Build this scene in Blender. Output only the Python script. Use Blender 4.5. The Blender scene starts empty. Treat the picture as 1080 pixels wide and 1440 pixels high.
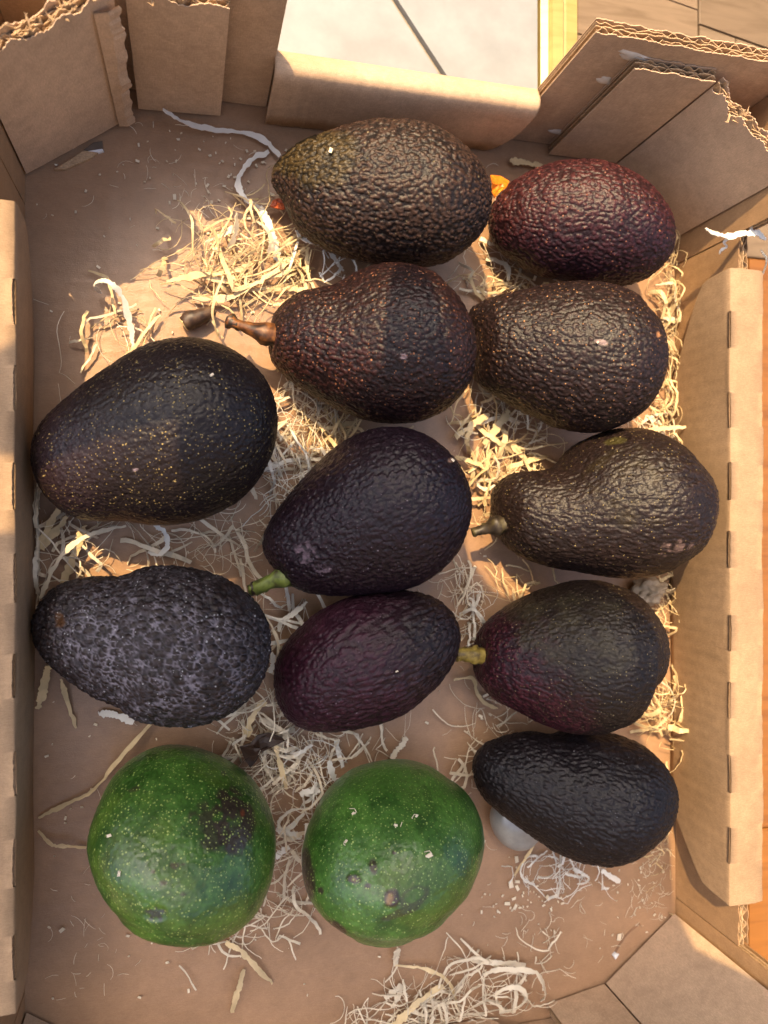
import bpy, bmesh, math, random
import numpy as np
from mathutils import Vector, Matrix

rng = np.random.default_rng(7)
random.seed(7)
scene = bpy.context.scene
COL = scene.collection

# ------------------------------------------------------------------ camera
CAM_H, TILT, FPX = 0.40, math.radians(14.5), 1080.0
CT, ST = math.cos(TILT), math.sin(TILT)
cam_d = bpy.data.cameras.new("camera")
cam = bpy.data.objects.new("camera", cam_d)
COL.objects.link(cam)
cam.location = (0, 0, CAM_H)
cam.rotation_euler = (0, -TILT, 0)
cam_d.sensor_fit = 'VERTICAL'
cam_d.sensor_height = 24.0
cam_d.lens = 24.0 * FPX / 1440.0
cam_d.clip_start = 0.01
cam_d.clip_end = 200
cam_d.dof.use_dof = True
cam_d.dof.focus_distance = 0.362
cam_d.dof.aperture_fstop = 6.0
scene.camera = cam

# ------------------------------------------------------------------ light
SUN_DIR = Vector((0.3625, -0.57, -1.0)).normalized()     # the way the light travels
SUN_EL = math.asin(-SUN_DIR.z)
SUN_ROT = math.atan2(-SUN_DIR.x, -SUN_DIR.y)
world = bpy.data.worlds.new("World")
scene.world = world
world.use_nodes = True
wn = world.node_tree
sky = wn.nodes.new('ShaderNodeTexSky')
sky.sky_type = 'NISHITA'
sky.sun_disc = False
sky.sun_elevation = SUN_EL
sky.sun_rotation = SUN_ROT
sky.dust_density = 6.0
sky.air_density = 0.8
sky.ozone_density = 0.2
bg = wn.nodes['Background']
bg.inputs['Strength'].default_value = 0.15
wn.links.new(sky.outputs['Color'], bg.inputs['Color'])
sun_d = bpy.data.lights.new("sun", 'SUN')
sun_d.energy = 2.7
sun_d.angle = math.radians(0.35)
sun_d.color = (1.0, 0.70, 0.36)
sun = bpy.data.objects.new("sun", sun_d)
COL.objects.link(sun)
sun.rotation_euler = SUN_DIR.to_track_quat('-Z', 'Y').to_euler()
sun.location = (-1, 1.5, 3)
scene.view_settings.view_transform = 'Standard'
scene.view_settings.look = 'None'
scene.view_settings.exposure = 1.55
scene.view_settings.gamma = 1.0

# ------------------------------------------------------------------ helpers
def at(px, py, z=0.0):
    """where the view ray through a photo point meets the height z"""
    dx = FPX * ST + (px - 540) * CT
    dz = FPX * CT - (px - 540) * ST
    k = (CAM_H - z) / dz
    return Vector((dx * k, (720 - py) * k, z))

def project(P):
    X, Y, Z = P[..., 0], P[..., 1], P[..., 2] - CAM_H
    d = X * ST - Z * CT
    return np.stack([540 + FPX * (X * CT + Z * ST) / d, 720 - FPX * Y / d], -1)

def tag(o, label=None, cat=None, group=None, kind=None):
    if label: o['label'] = label
    if cat: o['category'] = cat
    if group: o['group'] = group
    if kind: o['kind'] = kind
    return o

def empty(name, loc=(0, 0, 0)):
    o = bpy.data.objects.new(name, None)
    o.empty_display_size = 0.02
    COL.objects.link(o)
    o.location = loc
    return o

def mesh_obj(name, verts, faces, mat, parent=None, smooth=False, loc=None):
    me = bpy.data.meshes.new(name)
    verts = np.asarray(verts, dtype=float)
    if loc is not None:
        verts = verts - np.array(loc)
    me.from_pydata(verts.tolist(), [], [tuple(int(i) for i in f) for f in faces])
    me.update()
    if smooth:
        me.polygons.foreach_set('use_smooth', np.ones(len(me.polygons), dtype=bool))
    if mat: me.materials.append(mat)
    o = bpy.data.objects.new(name, me)
    COL.objects.link(o)
    if loc is not None: o.location = loc
    if parent:
        o.parent = parent
        if loc is None:
            o.location = -parent.location if parent.parent is None else (0, 0, 0)
        else:
            o.location = Vector(loc) - parent.location
    return o

class MB:
    """collects shapes for one mesh"""
    def __init__(self): self.v, self.f, self.n = [], [], 0
    def add(self, v, f):
        v = np.asarray(v, float)
        self.v.append(v)
        self.f += [tuple(int(i) + self.n for i in q) for q in f]
        self.n += len(v)
    def box(self, lo, hi):
        x0, y0, z0 = lo; x1, y1, z1 = hi
        self.add([(x0,y0,z0),(x1,y0,z0),(x1,y1,z0),(x0,y1,z0),(x0,y0,z1),(x1,y0,z1),(x1,y1,z1),(x0,y1,z1)],
                 [(0,3,2,1),(4,5,6,7),(0,1,5,4),(1,2,6,5),(2,3,7,6),(3,0,4,7)])
    def sheet(self, A, B, zb, zt):
        """solid between two XY polylines A (front) and B (back), from zb to zt"""
        n = len(A)
        V = np.zeros((n, 4, 3))
        V[:, 0, :2] = A; V[:, 0, 2] = zb
        V[:, 1, :2] = A; V[:, 1, 2] = zt
        V[:, 2, :2] = B; V[:, 2, 2] = zt
        V[:, 3, :2] = B; V[:, 3, 2] = zb
        f = []
        for i in range(n - 1):
            a, b = 4 * i, 4 * i + 4
            f += [(a, b, b+1, a+1), (a+1, b+1, b+2, a+2), (a+2, b+2, b+3, a+3), (a+3, b+3, b, a)]
        f += [(0, 1, 2, 3), (4*n-4, 4*n-1, 4*n-2, 4*n-3)]
        self.add(V.reshape(-1, 3), f)
    def build(self, name, mat, parent=None, smooth=False, loc=None):
        return mesh_obj(name, np.concatenate(self.v), self.f, mat, parent, smooth, loc)

def grid_faces(nr, nc, wrap=False):
    f = []
    for r in range(nr - 1):
        for c in range(nc if wrap else nc - 1):
            c2 = (c + 1) % nc
            f.append((r*nc+c, r*nc+c2, (r+1)*nc+c2, (r+1)*nc+c))
    return f

# ---- numpy noise
def _hash(ix, iy, iz, s):
    h = (ix.astype(np.int64) * 73856093) ^ (iy.astype(np.int64) * 19349663) ^ (iz.astype(np.int64) * 83492791) ^ (s * 2654435761)
    h = (h ^ (h >> 13)) * 1274126177 & 0xFFFFFFFF
    h = (h ^ (h >> 16)) * 2246822519 & 0xFFFFFFFF
    h = h ^ (h >> 15)
    return (h & 0xFFFFFF) / float(0x1000000)

def worley(P, seed=1):
    """F1, F2 and the id of the nearest cell point"""
    I = np.floor(P).astype(np.int64)
    f1 = np.full(len(P), 9.0); f2 = np.full(len(P), 9.0); cid = np.zeros(len(P))
    for dx in (-1, 0, 1):
        for dy in (-1, 0, 1):
            for dz in (-1, 0, 1):
                c = I + np.array([dx, dy, dz])
                q = np.stack([c[:, k] + _hash(c[:, 0], c[:, 1], c[:, 2], seed * 7 + k) for k in range(3)], -1)
                d = np.sqrt(((P - q) ** 2).sum(-1))
                near = d < f1
                f2 = np.where(near, f1, np.minimum(f2, d))
                cid = np.where(near, _hash(c[:, 0], c[:, 1], c[:, 2], seed * 7 + 5), cid)
                f1 = np.where(near, d, f1)
    return f1, f2, cid

def vnoise(P, seed=1):
    I = np.floor(P).astype(np.int64); F = P - I; F = F * F * (3 - 2 * F)
    out = 0
    for dx in (0, 1):
        for dy in (0, 1):
            for dz in (0, 1):
                w = (F[:, 0] if dx else 1 - F[:, 0]) * (F[:, 1] if dy else 1 - F[:, 1]) * (F[:, 2] if dz else 1 - F[:, 2])
                out = out + w * _hash(I[:, 0] + dx, I[:, 1] + dy, I[:, 2] + dz, seed)
    return out

def fbm(P, seed=1, octv=4):
    a, s, o = 0.5, 0, 0
    for k in range(octv):
        o = o + a * vnoise(P * 2 ** k + 17.3 * k, seed + k); s += a; a *= .5
    return o / s

def sstep(a, b, x):
    t = np.clip((x - a) / (b - a), 0, 1)
    return t * t * (3 - 2 * t)

# ------------------------------------------------------------------ materials
def new_mat(name):
    m = bpy.data.materials.new(name)
    m.use_nodes = True
    nt = m.node_tree
    return m, nt, nt.nodes['Principled BSDF']

def nd(nt, t, **kw):
    n = nt.nodes.new(t)
    for k, v in kw.items():
        if k in n.inputs: n.inputs[k].default_value = v
        else: setattr(n, k, v)
    return n

def ramp(nt, src, stops):
    r = nt.nodes.new('ShaderNodeValToRGB')
    e = r.color_ramp.elements
    e[0].position, e[0].color = stops[0][0], (*stops[0][1], 1)
    e[1].position, e[1].color = stops[-1][0], (*stops[-1][1], 1)
    for p, c in stops[1:-1]:
        x = e.new(p); x.color = (*c, 1)
    nt.links.new(src, r.inputs[0])
    return r

def mixc(nt, fac, a, b, mode='MIX'):
    m = nt.nodes.new('ShaderNodeMix')
    m.data_type = 'RGBA'; m.blend_type = mode
    for s, v in ((m.inputs[0], fac), (m.inputs[6], a), (m.inputs[7], b)):
        if hasattr(v, 'links'): nt.links.new(v, s)
        elif isinstance(v, (int, float)): s.default_value = v
        else: s.default_value = (*v, 1)
    return m.outputs[2]

def math_(nt, op, a, b=None):
    m = nt.nodes.new('ShaderNodeMath'); m.operation = op
    for s, v in ((m.inputs[0], a), (m.inputs[1], b)):
        if v is None: continue
        if hasattr(v, 'links'): nt.links.new(v, s)
        else: s.default_value = v
    return m.outputs[0]

def kraft(name, base, rough=.75, rib=(0, 1, 0), rib_amt=.15, spec=.25, fibre=.10, stain=.16, coat=0):
    m, nt, b = new_mat(name)
    tc = nd(nt, 'ShaderNodeTexCoord')
    P = tc.outputs['Object']
    big = nd(nt, 'ShaderNodeTexNoise', Scale=14.0, Detail=5.0, Roughness=.6)
    mid = nd(nt, 'ShaderNodeTexNoise', Scale=160.0, Detail=4.0, Roughness=.65)
    mp = nd(nt, 'ShaderNodeMapping'); mp.inputs['Scale'].default_value = (2200, 2200, 500)
    mp2 = nd(nt, 'ShaderNodeMapping'); mp2.inputs['Scale'].default_value = (400, 2600, 2600)
    fib = nd(nt, 'ShaderNodeTexNoise', Scale=1.0, Detail=3.0)
    fib2 = nd(nt, 'ShaderNodeTexNoise', Scale=1.0, Detail=3.0)
    for n in (big, mid): nt.links.new(P, n.inputs['Vector'])
    nt.links.new(P, mp.inputs[0]); nt.links.new(mp.outputs[0], fib.inputs['Vector'])
    nt.links.new(P, mp2.inputs[0]); nt.links.new(mp2.outputs[0], fib2.inputs['Vector'])
    base = np.array(base)
    lo, hi = base * (1 - stain), base * (1 + stain)
    c = ramp(nt, big.outputs['Fac'], [(.3, tuple(lo)), (.7, tuple(hi))]).outputs[0]
    g = ramp(nt, mid.outputs['Fac'], [(.3, (1 - fibre,) * 3), (.7, (1 + fibre,) * 3)]).outputs[0]
    c = mixc(nt, 1.0, c, g, 'MULTIPLY')
    f = math_(nt, 'MULTIPLY', fib.outputs['Fac'], fib2.outputs['Fac'])
    g2 = ramp(nt, f, [(.12, (1 - fibre * 1.6, 1 - fibre * 1.7, 1 - fibre * 1.9)), (.4, (1 + fibre, 1 + fibre, 1 + fibre))]).outputs[0]
    c = mixc(nt, 1.0, c, g2, 'MULTIPLY')
    ms = nd(nt, 'ShaderNodeMapping'); ms.inputs['Scale'].default_value = (26, 260, 90); ms.inputs['Rotation'].default_value = (.2, .3, .7)
    ns = nd(nt, 'ShaderNodeTexNoise', Scale=1.0, Detail=6.0, Roughness=.7, Distortion=1.2)
    nt.links.new(P, ms.inputs[0]); nt.links.new(ms.outputs[0], ns.inputs['Vector'])
    sc = ramp(nt, ns.outputs['Fac'], [(.60, (0, 0, 0)), (.74, (1, 1, 1))]).outputs[0]
    c = mixc(nt, math_(nt, 'MULTIPLY', sc, .22), c, tuple(np.minimum(base * 1.5, .8)))
    st_ = nd(nt, 'ShaderNodeTexNoise', Scale=30.0, Detail=7.0, Roughness=.7, Distortion=2.0)
    nt.links.new(P, st_.inputs['Vector'])
    sd = ramp(nt, st_.outputs['Fac'], [(.58, (0, 0, 0)), (.70, (1, 1, 1))]).outputs[0]
    c = mixc(nt, math_(nt, 'MULTIPLY', sd, .22), c, tuple(base * .62))
    nt.links.new(c, b.inputs['Base Color'])
    b.inputs['Roughness'].default_value = rough
    b.inputs['Specular IOR Level'].default_value = spec
    if coat:
        b.inputs['Coat Weight'].default_value = coat
        b.inputs['Coat Roughness'].default_value = .25
    # flute washboard + fibre relief
    sx = nd(nt, 'ShaderNodeVectorMath', operation='DOT_PRODUCT')
    nt.links.new(P, sx.inputs[0]); sx.inputs[1].default_value = rib
    wob = math_(nt, 'MULTIPLY', mid.outputs['Fac'], .9)
    ph = math_(nt, 'ADD', math_(nt, 'MULTIPLY', sx.outputs['Value'], 2 * math.pi / .0065), wob)
    rb = math_(nt, 'MULTIPLY', math_(nt, 'SINE', ph), rib_amt)
    hgt = math_(nt, 'ADD', rb, math_(nt, 'MULTIPLY', mid.outputs['Fac'], .55))
    hgt = math_(nt, 'ADD', hgt, math_(nt, 'MULTIPLY', f, .35))
    bp = nd(nt, 'ShaderNodeBump', Strength=.5, Distance=.0007)
    nt.links.new(hgt, bp.inputs['Height']); nt.links.new(bp.outputs[0], b.inputs['Normal'])
    return m

def simple(name, base, rough=.6, spec=.4, var=.15, scale=200., bump=.2, dist=.0004, trans=0.0):
    m, nt, b = new_mat(name)
    tc = nd(nt, 'ShaderNodeTexCoord')
    n = nd(nt, 'ShaderNodeTexNoise', Scale=scale, Detail=5.0, Roughness=.6)
    nt.links.new(tc.outputs['Object'], n.inputs['Vector'])
    base = np.array(base)
    c = ramp(nt, n.outputs['Fac'], [(.3, tuple(base * (1 - var))), (.7, tuple(base * (1 + var)))]).outputs[0]
    nt.links.new(c, b.inputs['Base Color'])
    b.inputs['Roughness'].default_value = rough
    b.inputs['Specular IOR Level'].default_value = spec
    bp = nd(nt, 'ShaderNodeBump', Strength=bump, Distance=dist)
    nt.links.new(n.outputs['Fac'], bp.inputs['Height']); nt.links.new(bp.outputs[0], b.inputs['Normal'])
    if trans:
        out = nt.nodes['Material Output']
        tr = nd(nt, 'ShaderNodeBsdfTranslucent'); nt.links.new(c, tr.inputs['Color'])
        mx = nd(nt, 'ShaderNodeMixShader'); mx.inputs[0].default_value = trans
        nt.links.new(b.outputs[0], mx.inputs[1]); nt.links.new(tr.outputs[0], mx.inputs[2])
        nt.links.new(mx.outputs[0], out.inputs[0])
    return m

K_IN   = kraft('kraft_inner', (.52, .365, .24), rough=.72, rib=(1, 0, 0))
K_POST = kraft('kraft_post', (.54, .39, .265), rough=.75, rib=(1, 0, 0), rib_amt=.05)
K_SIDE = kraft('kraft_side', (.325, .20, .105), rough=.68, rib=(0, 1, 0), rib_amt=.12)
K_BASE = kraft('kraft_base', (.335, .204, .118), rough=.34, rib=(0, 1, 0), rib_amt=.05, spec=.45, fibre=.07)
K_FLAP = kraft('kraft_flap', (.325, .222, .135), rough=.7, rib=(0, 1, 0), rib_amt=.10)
K_CUT  = kraft('kraft_cut_edge', (.46, .32, .19), rough=.85, rib_amt=0, fibre=.2)
GLUE   = simple('hot_glue', (.62, .56, .48), rough=.3, spec=.5, bump=.1)
STRAW  = simple('straw_golden', (.68, .53, .30), rough=.5, var=.22, scale=90, trans=.12)
STRAW_P = simple('straw_pale', (.74, .65, .49), rough=.5, var=.15, scale=90, trans=.12)
STRAW_W = simple('straw_white', (.78, .755, .68), rough=.38, var=.08, scale=90, trans=.1)

# ------------------------------------------------------------------ the ground round the crate
GZ = -0.009
def plane_box(name, corners, z0, z1, mat, parent, bevel=.0006):
    """a flat piece with the given outline, its upper rim eased"""
    c = np.array(corners, float)
    cen = c.mean(0)
    n = len(c)
    d = c - cen; r = np.linalg.norm(d, axis=1, keepdims=True)
    inn = cen + d * (1 - bevel / r)
    V = np.concatenate([np.c_[c, np.full(n, z0)], np.c_[c, np.full(n, z1 - bevel)], np.c_[inn, np.full(n, z1)]])
    F = []
    for i in range(n):
        j = (i + 1) % n
        F += [(i, j, n + j, n + i), (n + i, n + j, 2*n + j, 2*n + i)]
    F.append(tuple(range(2 * n, 3 * n)))
    F.append(tuple(range(n - 1, -1, -1)))
    return mesh_obj(name, V, F, mat, parent)

def wood(name, base, dark, rough=.45, ang=0., sc=1.0):
    m, nt, b = new_mat(name)
    tc = nd(nt, 'ShaderNodeTexCoord')
    oi = nd(nt, 'ShaderNodeObjectInfo')
    mp = nd(nt, 'ShaderNodeMapping')
    mp.inputs['Scale'].default_value = (18 * sc, 160 * sc, 60)
    mp.inputs['Rotation'].default_value = (0, 0, ang)
    off = nd(nt, 'ShaderNodeVectorMath', operation='ADD')
    sc_ = nd(nt, 'ShaderNodeVectorMath', operation='SCALE'); sc_.inputs[3].default_value = 7.0
    cmb = nd(nt, 'ShaderNodeCombineXYZ')
    nt.links.new(oi.outputs['Random'], cmb.inputs[0]); nt.links.new(oi.outputs['Random'], cmb.inputs[1])
    nt.links.new(cmb.outputs[0], sc_.inputs[0])
    nt.links.new(tc.outputs['Object'], mp.inputs[0]); nt.links.new(mp.outputs[0], off.inputs[0]); nt.links.new(sc_.outputs[0], off.inputs[1])
    n = nd(nt, 'ShaderNodeTexNoise', Scale=1.0, Detail=6.0, Roughness=.62, Distortion=.8)
    nt.links.new(off.outputs[0], n.inputs['Vector'])
    c = ramp(nt, n.outputs['Fac'], [(.28, dark), (.5, base), (.75, tuple(np.array(base) * 1.2))]).outputs[0]
    hs = nd(nt, 'ShaderNodeHueSaturation')
    nt.links.new(c, hs.inputs['Color'])
    v = math_(nt, 'ADD', math_(nt, 'MULTIPLY', oi.outputs['Random'], .35), .82)
    nt.links.new(v, hs.inputs['Value'])
    nt.links.new(hs.outputs[0], b.inputs['Base Color'])
    b.inputs['Roughness'].default_value = rough
    bp = nd(nt, 'ShaderNodeBump', Strength=.25, Distance=.0005)
    nt.links.new(n.outputs['Fac'], bp.inputs['Height']); nt.links.new(bp.outputs[0], b.inputs['Normal'])
    return m

GROUT = simple('grout', (.30, .26, .20), rough=.9, var=.2, scale=300)
TILE = simple('pale_tile', (.27, .285, .295), rough=.38, var=.12, scale=45, bump=.15)
W_PALE = wood('parquet_pale', (.19, .135, .085), (.13, .088, .05), ang=0)
W_ORANGE = wood('parquet_orange', (.22, .088, .016), (.15, .054, .009), ang=math.pi / 2)
W_DARK = wood('dark_red_wood', (.065, .022, .010), (.03, .010, .005), ang=0)
W_THRESH = wood('threshold_wood', (.36, .28, .10), (.28, .20, .06), rough=.35, ang=math.pi / 2, sc=.6)

g = tag(mesh_obj('ground', [(-.9, -.9, GZ-.006), (1.1, -.9, GZ-.006), (1.1, 1.1, GZ-.006), (-.9, 1.1, GZ-.006)], [(0, 1, 2, 3)], GROUT), kind='structure')

XT = .1995                                                   # where the tiles end at the threshold
tf = tag(mesh_obj('tile_floor', [(-.11, -.9, GZ-.004), (XT-.001, -.9, GZ-.004), (XT-.001, 1.1, GZ-.004), (-.11, 1.1, GZ-.004)], [(0, 1, 2, 3)], GROUT), kind='structure')
ja, jb = at(555, 0, GZ).xy, at(620, 100, GZ).xy              # the joint one sees
jd = (jb - ja).normalized(); jn = Vector((-jd.y, jd.x)) * .0016
if jn.x < 0: jn = -jn
def on_x(p, x): return p + jd * ((x - p.x) / jd.x)
xr, xl, y1 = XT - .0015, -.10, .62
pr, pl = ja + jn, ja - jn
plane_box('tile', [tuple(on_x(pr, xr)), (xr, y1), (xl, y1), tuple(on_x(pr, xl))], GZ-.004, GZ, TILE, tf)
y0 = .0
plane_box('tile', [(xl, y0), (xr, y0), tuple(on_x(pl, xr)), tuple(on_x(pl, xl))], GZ-.004, GZ, TILE, tf)
plane_box('tile', [(-.10, -.6), (xr, -.6), (xr, y0 - .003), (-.10, y0 - .003)], GZ-.004, GZ, TILE, tf)

th = tag(empty('door_threshold', (XT + .011, .2, GZ)), kind='structure')
mb = MB()
yy = np.linspace(-.7, 1.0, 40)
prof = [(XT, GZ-.005), (XT, GZ+.0005), (XT+.004, GZ+.002), (XT+.0052, GZ+.0012), (XT+.0065, GZ+.0032), (XT+.0125, GZ+.0036), (XT+.0145, GZ+.0015), (XT+.0155, GZ+.0022), (XT+.0225, GZ+.0020), (XT+.0232, GZ-.005)]
V = [(x, y, z) for y in yy for (x, z) in prof]
mb.add(V, grid_faces(len(yy), len(prof)))
o = mb.build('strip', W_THRESH, th, smooth=False)

wf = tag(mesh_obj('wooden_floor', [(XT+.0235, -.9, GZ-.004), (1.1, -.9, GZ-.004), (1.1, 1.1, GZ-.004), (XT+.0235, 1.1, GZ-.004)], [(0, 1, 2, 3)], W_DARK), kind='structure')
# pale boards beyond the far end, running across; short fingers beside them; orange boards along the right side
X0 = XT + .024
seam = at(983, 40, GZ).x
ys = [.245, .282, .321, .360, .40, .44]
rot = Matrix.Rotation(math.radians(-9), 2)
def tilt(c):
    p0 = Vector((X0, .245))
    return [tuple(p0 + rot @ (Vector(p) - p0)) for p in c]
for i in range(len(ys) - 1):
    plane_box('plank', [(X0, ys[i] - .0 if i else .215), (seam - .0006, ys[i] - .012 if i else .2), (seam - .0006, ys[i+1] - .0126), (X0, ys[i+1] - .0006)], GZ-.004, GZ, W_PALE, wf)
W_FING = wood('parquet_finger', (.20, .145, .092), (.14, .094, .054), ang=math.pi / 2)
xs = [seam, seam + .0265, seam + .053, seam + .079, seam + .106, seam + .133, seam + .16]
for i in range(6):
    plane_box('plank', [(xs[i] + .0004, .16), (xs[i+1] - .0004, .16), (xs[i+1] - .0004, .296 - .004 * i), (xs[i] + .0004, .300 - .004 * i)], GZ-.004, GZ, W_FING, wf)
for i in range(4):
    plane_box('plank', [(seam + .0004, .3008 + .037 * i), (seam + .16, .277 + .037 * i), (seam + .16, .3132 + .037 * i), (seam + .0004, .337 + .037 * i)], GZ-.004, GZ, W_PALE, wf)
xo = [.285, .342, .3915, .44, .50]
for i in range(4):
    for (ya, yb) in ((-.62, -.2), (-.1992, .1592)):
        plane_box('plank', [(xo[i] + .0004, ya), (xo[i+1] - .0004, ya), (xo[i+1] - .0004, yb), (xo[i] + .0004, yb)], GZ-.004, GZ, W_ORANGE, wf)
for i in range(3):
    plane_box('plank', [(-.115 - .07 * (i + 1) + .0005, -.6), (-.115 - .07 * i, -.6), (-.115 - .07 * i, .6), (-.115 - .07 * (i + 1) + .0005, .6)], GZ-.004, GZ-.001, W_DARK, wf)

# ------------------------------------------------------------------ unseen blocks added to cut low sky light
block_mat = simple('sky_block_grey', (.22, .19, .16), rough=.9, scale=20)
mb = MB(); mb.box((-2.2, 1.25, GZ - .004), (.45, 1.40, 1.52)); mb.box((.45, 1.25, GZ - .004), (2.6, 1.40, 2.6))
tag(mb.build('added_sky_block_far', block_mat), kind='structure')
mb = MB(); mb.box((-1.6, -.84, GZ - .004), (1.8, -.70, .95))
tag(mb.build('added_sky_block_near', block_mat), kind='structure')  # added unseen block that dims the sky from the near side

# ------------------------------------------------------------------ unseen panel added and cut to cast shade on the near left
SH_Z = .62
panel_mat = simple('shade_panel_mat', (.55, .53, .48), rough=.9)
edge = [(-260,860),(60,842),(120,835),(330,812),(338,742),(205,738),(60,738),(55,650),(150,590),(300,568),(385,592),(398,632),(470,650),(556,655),(566,520),(592,500),(612,560),(640,700),(655,780),(700,835),(800,850),(862,940),(908,1050),(940,1180),(952,1330),(1010,1375),(1150,1420),(1300,1500),(1300,1700),(-260,1700)]
pts = []
for x, y in edge:
    q = at(x, y); pts.append((q.x - .3625 * SH_Z, q.y + .57 * SH_Z))
bm = bmesh.new()
vs = [bm.verts.new((x, y, SH_Z)) for x, y in pts]
fc = bm.faces.new(vs)
bmesh.ops.triangulate(bm, faces=[fc])
ex = bmesh.ops.extrude_face_region(bm, geom=bm.faces[:])
for v in [e for e in ex['geom'] if isinstance(e, bmesh.types.BMVert)]: v.co.z += .004
bmesh.ops.recalc_face_normals(bm, faces=bm.faces[:])
me = bpy.data.meshes.new('added_shade_panel'); bm.to_mesh(me); bm.free()
me.materials.append(panel_mat)
shade_ob = bpy.data.objects.new('added_shade_panel', me); COL.objects.link(shade_ob)
tag(shade_ob, kind='structure')

# ------------------------------------------------------------------ the cardboard crate
crate = tag(empty('cardboard_crate', (.105, -.035, 0)),
            'open brown corrugated cardboard fruit crate with folded side flaps and raised corner posts', 'crate')

def resample(path, step):
    path = np.array(path, float)
    seg = np.linalg.norm(np.diff(path, axis=0), axis=1); s = np.r_[0, np.cumsum(seg)]
    t = np.unique(np.r_[np.arange(0, s[-1], step), s])
    P = np.stack([np.interp(t, s, path[:, 0]), np.interp(t, s, path[:, 1])], -1)
    T = np.gradient(P, axis=0); T /= np.linalg.norm(T, axis=1, keepdims=True)
    for k in range(3):                                        # ease the corners of the offsets
        T[1:-1] = T[1:-1] * .5 + .25 * (T[2:] + T[:-2])
    T /= np.linalg.norm(T, axis=1, keepdims=True)
    return t, P, np.stack([-T[:, 1], T[:, 0]], -1)

def board(name, path, zb, zt, mat, back=1, thick=.0062, pitch=(.0072, .0066), seed=0, rough=.0005, parent=crate, tear=None):
    """double-wall corrugated board standing on an XY path; back=+1 puts its thickness to the left of the path"""
    t, P, N = resample(path, .0009)
    N = N * back
    zbv = zb(t) if callable(zb) else np.full(len(t), zb)
    ztv = zt(t) if callable(zt) else np.full(len(t), zt)
    r = np.random.default_rng(seed)
    def ragged(a):
        k = r.normal(size=len(t)); k = np.convolve(k, np.ones(5) / 5, 'same')
        return ztv + k * a * 2
    L = .00045
    h1 = thick * .47
    o = MB()
    m = MB()
    for k, d in enumerate((0, h1, thick - L)):
        target = o if k in (0, 2) else m
        target.sheet(P + N * d, P + N * (d + L), zbv, ragged(rough) - (.0003 if k == 1 else 0))
    crush = 1.0
    for (lo, hi, pt) in ((L, h1, pitch[0]), (h1 + L, thick - L, pitch[1])):
        mid, amp = (lo + hi) / 2, (hi - lo) / 2 - .00025
        ph = r.uniform(0, 6)
        jit = np.convolve(r.normal(size=len(t)), np.ones(25) / 25, 'same') * 5
        squash = 1 - np.clip(np.convolve(r.normal(size=len(t)), np.ones(31) / 31, 'same') * 3, 0, .75)
        wave = mid + amp * squash * np.clip(1.2 * np.sin(2 * np.pi * t / pt + ph + .5 * np.sin(t * 90) + jit * .5), -1, 1)
        m.sheet(P + N * (wave[:, None] - .00018), P + N * (wave[:, None] + .00018), zbv, ragged(rough) - .0004)
    b = o.build(name, mat, parent)
    if tear:
        fr = MB()
        for q in range(tear):
            i = r.integers(2, len(t) - 2); d = r.random() * thick
            c0 = np.array([*(P[i] + N[i] * d), ztv[i] - .001])
            L_ = r.uniform(.0015, .0050); a_ = r.uniform(0, 6.28)
            v_ = np.array([math.cos(a_), math.sin(a_), r.uniform(-.3, 1.2)]); v_ /= np.linalg.norm(v_)
            s_ = np.cross(v_, [.3, .2, 1]); s_ /= np.linalg.norm(s_); w_ = r.uniform(.0002, .0010)
            bend = r.normal(size=3) * L_ * .25
            A_ = [c0 - s_ * w_, c0 + s_ * w_]; B_ = [c0 + v_ * L_ * .5 + bend - s_ * w_ * .8, c0 + v_ * L_ * .5 + bend + s_ * w_ * .8]; C_ = [c0 + v_ * L_ + bend * .4]
            n_ = np.cross(v_, s_) * .00012
            top = A_ + B_ + C_
            fr.add([x + n_ for x in top] + [x - n_ for x in top], [(0, 1, 3, 2), (2, 3, 4), (6, 5, 7, 8), (8, 7, 9), (0, 2, 7, 5), (2, 4, 9, 7), (1, 6, 8, 3), (3, 8, 9, 4)])
        f2 = mesh_obj('frayed_paper', np.concatenate(fr.v), fr.f, K_CUT, None); f2.parent = b
        f2['kind'] = 'stuff'
    f = mesh_obj('flute', np.concatenate(m.v), m.f, K_CUT, None)
    f.parent = b
    return b

def smoothstep(a, b, x): return sstep(a, b, x)

HI, LO = .0985, .042
# far end wall: low in the middle, raised at both sides
def far_top(t):
    x = -.079 + t
    return np.where((x > .0405) & (x < .1735), LO, HI)
board('end_wall', [(-.079, .2095), (.0404, .2095)], 0, HI, K_IN, 1, seed=1)
board('end_wall', [(.0412, .2080), (.1728, .2080)], 0, LO - .004, K_IN, 1, thick=.0050, seed=2)
board('end_wall', [(.1736, .2095), (.2935, .2095)], 0, HI, K_IN, 1, seed=3)
# near end wall
board('end_wall', [(.0412, -.2885), (-.079, -.2885)], 0, HI, K_IN, 1, seed=4)
board('end_wall', [(.2935, -.2885), (.1736, -.2885)], 0, HI, K_IN, 1, seed=5)

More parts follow.
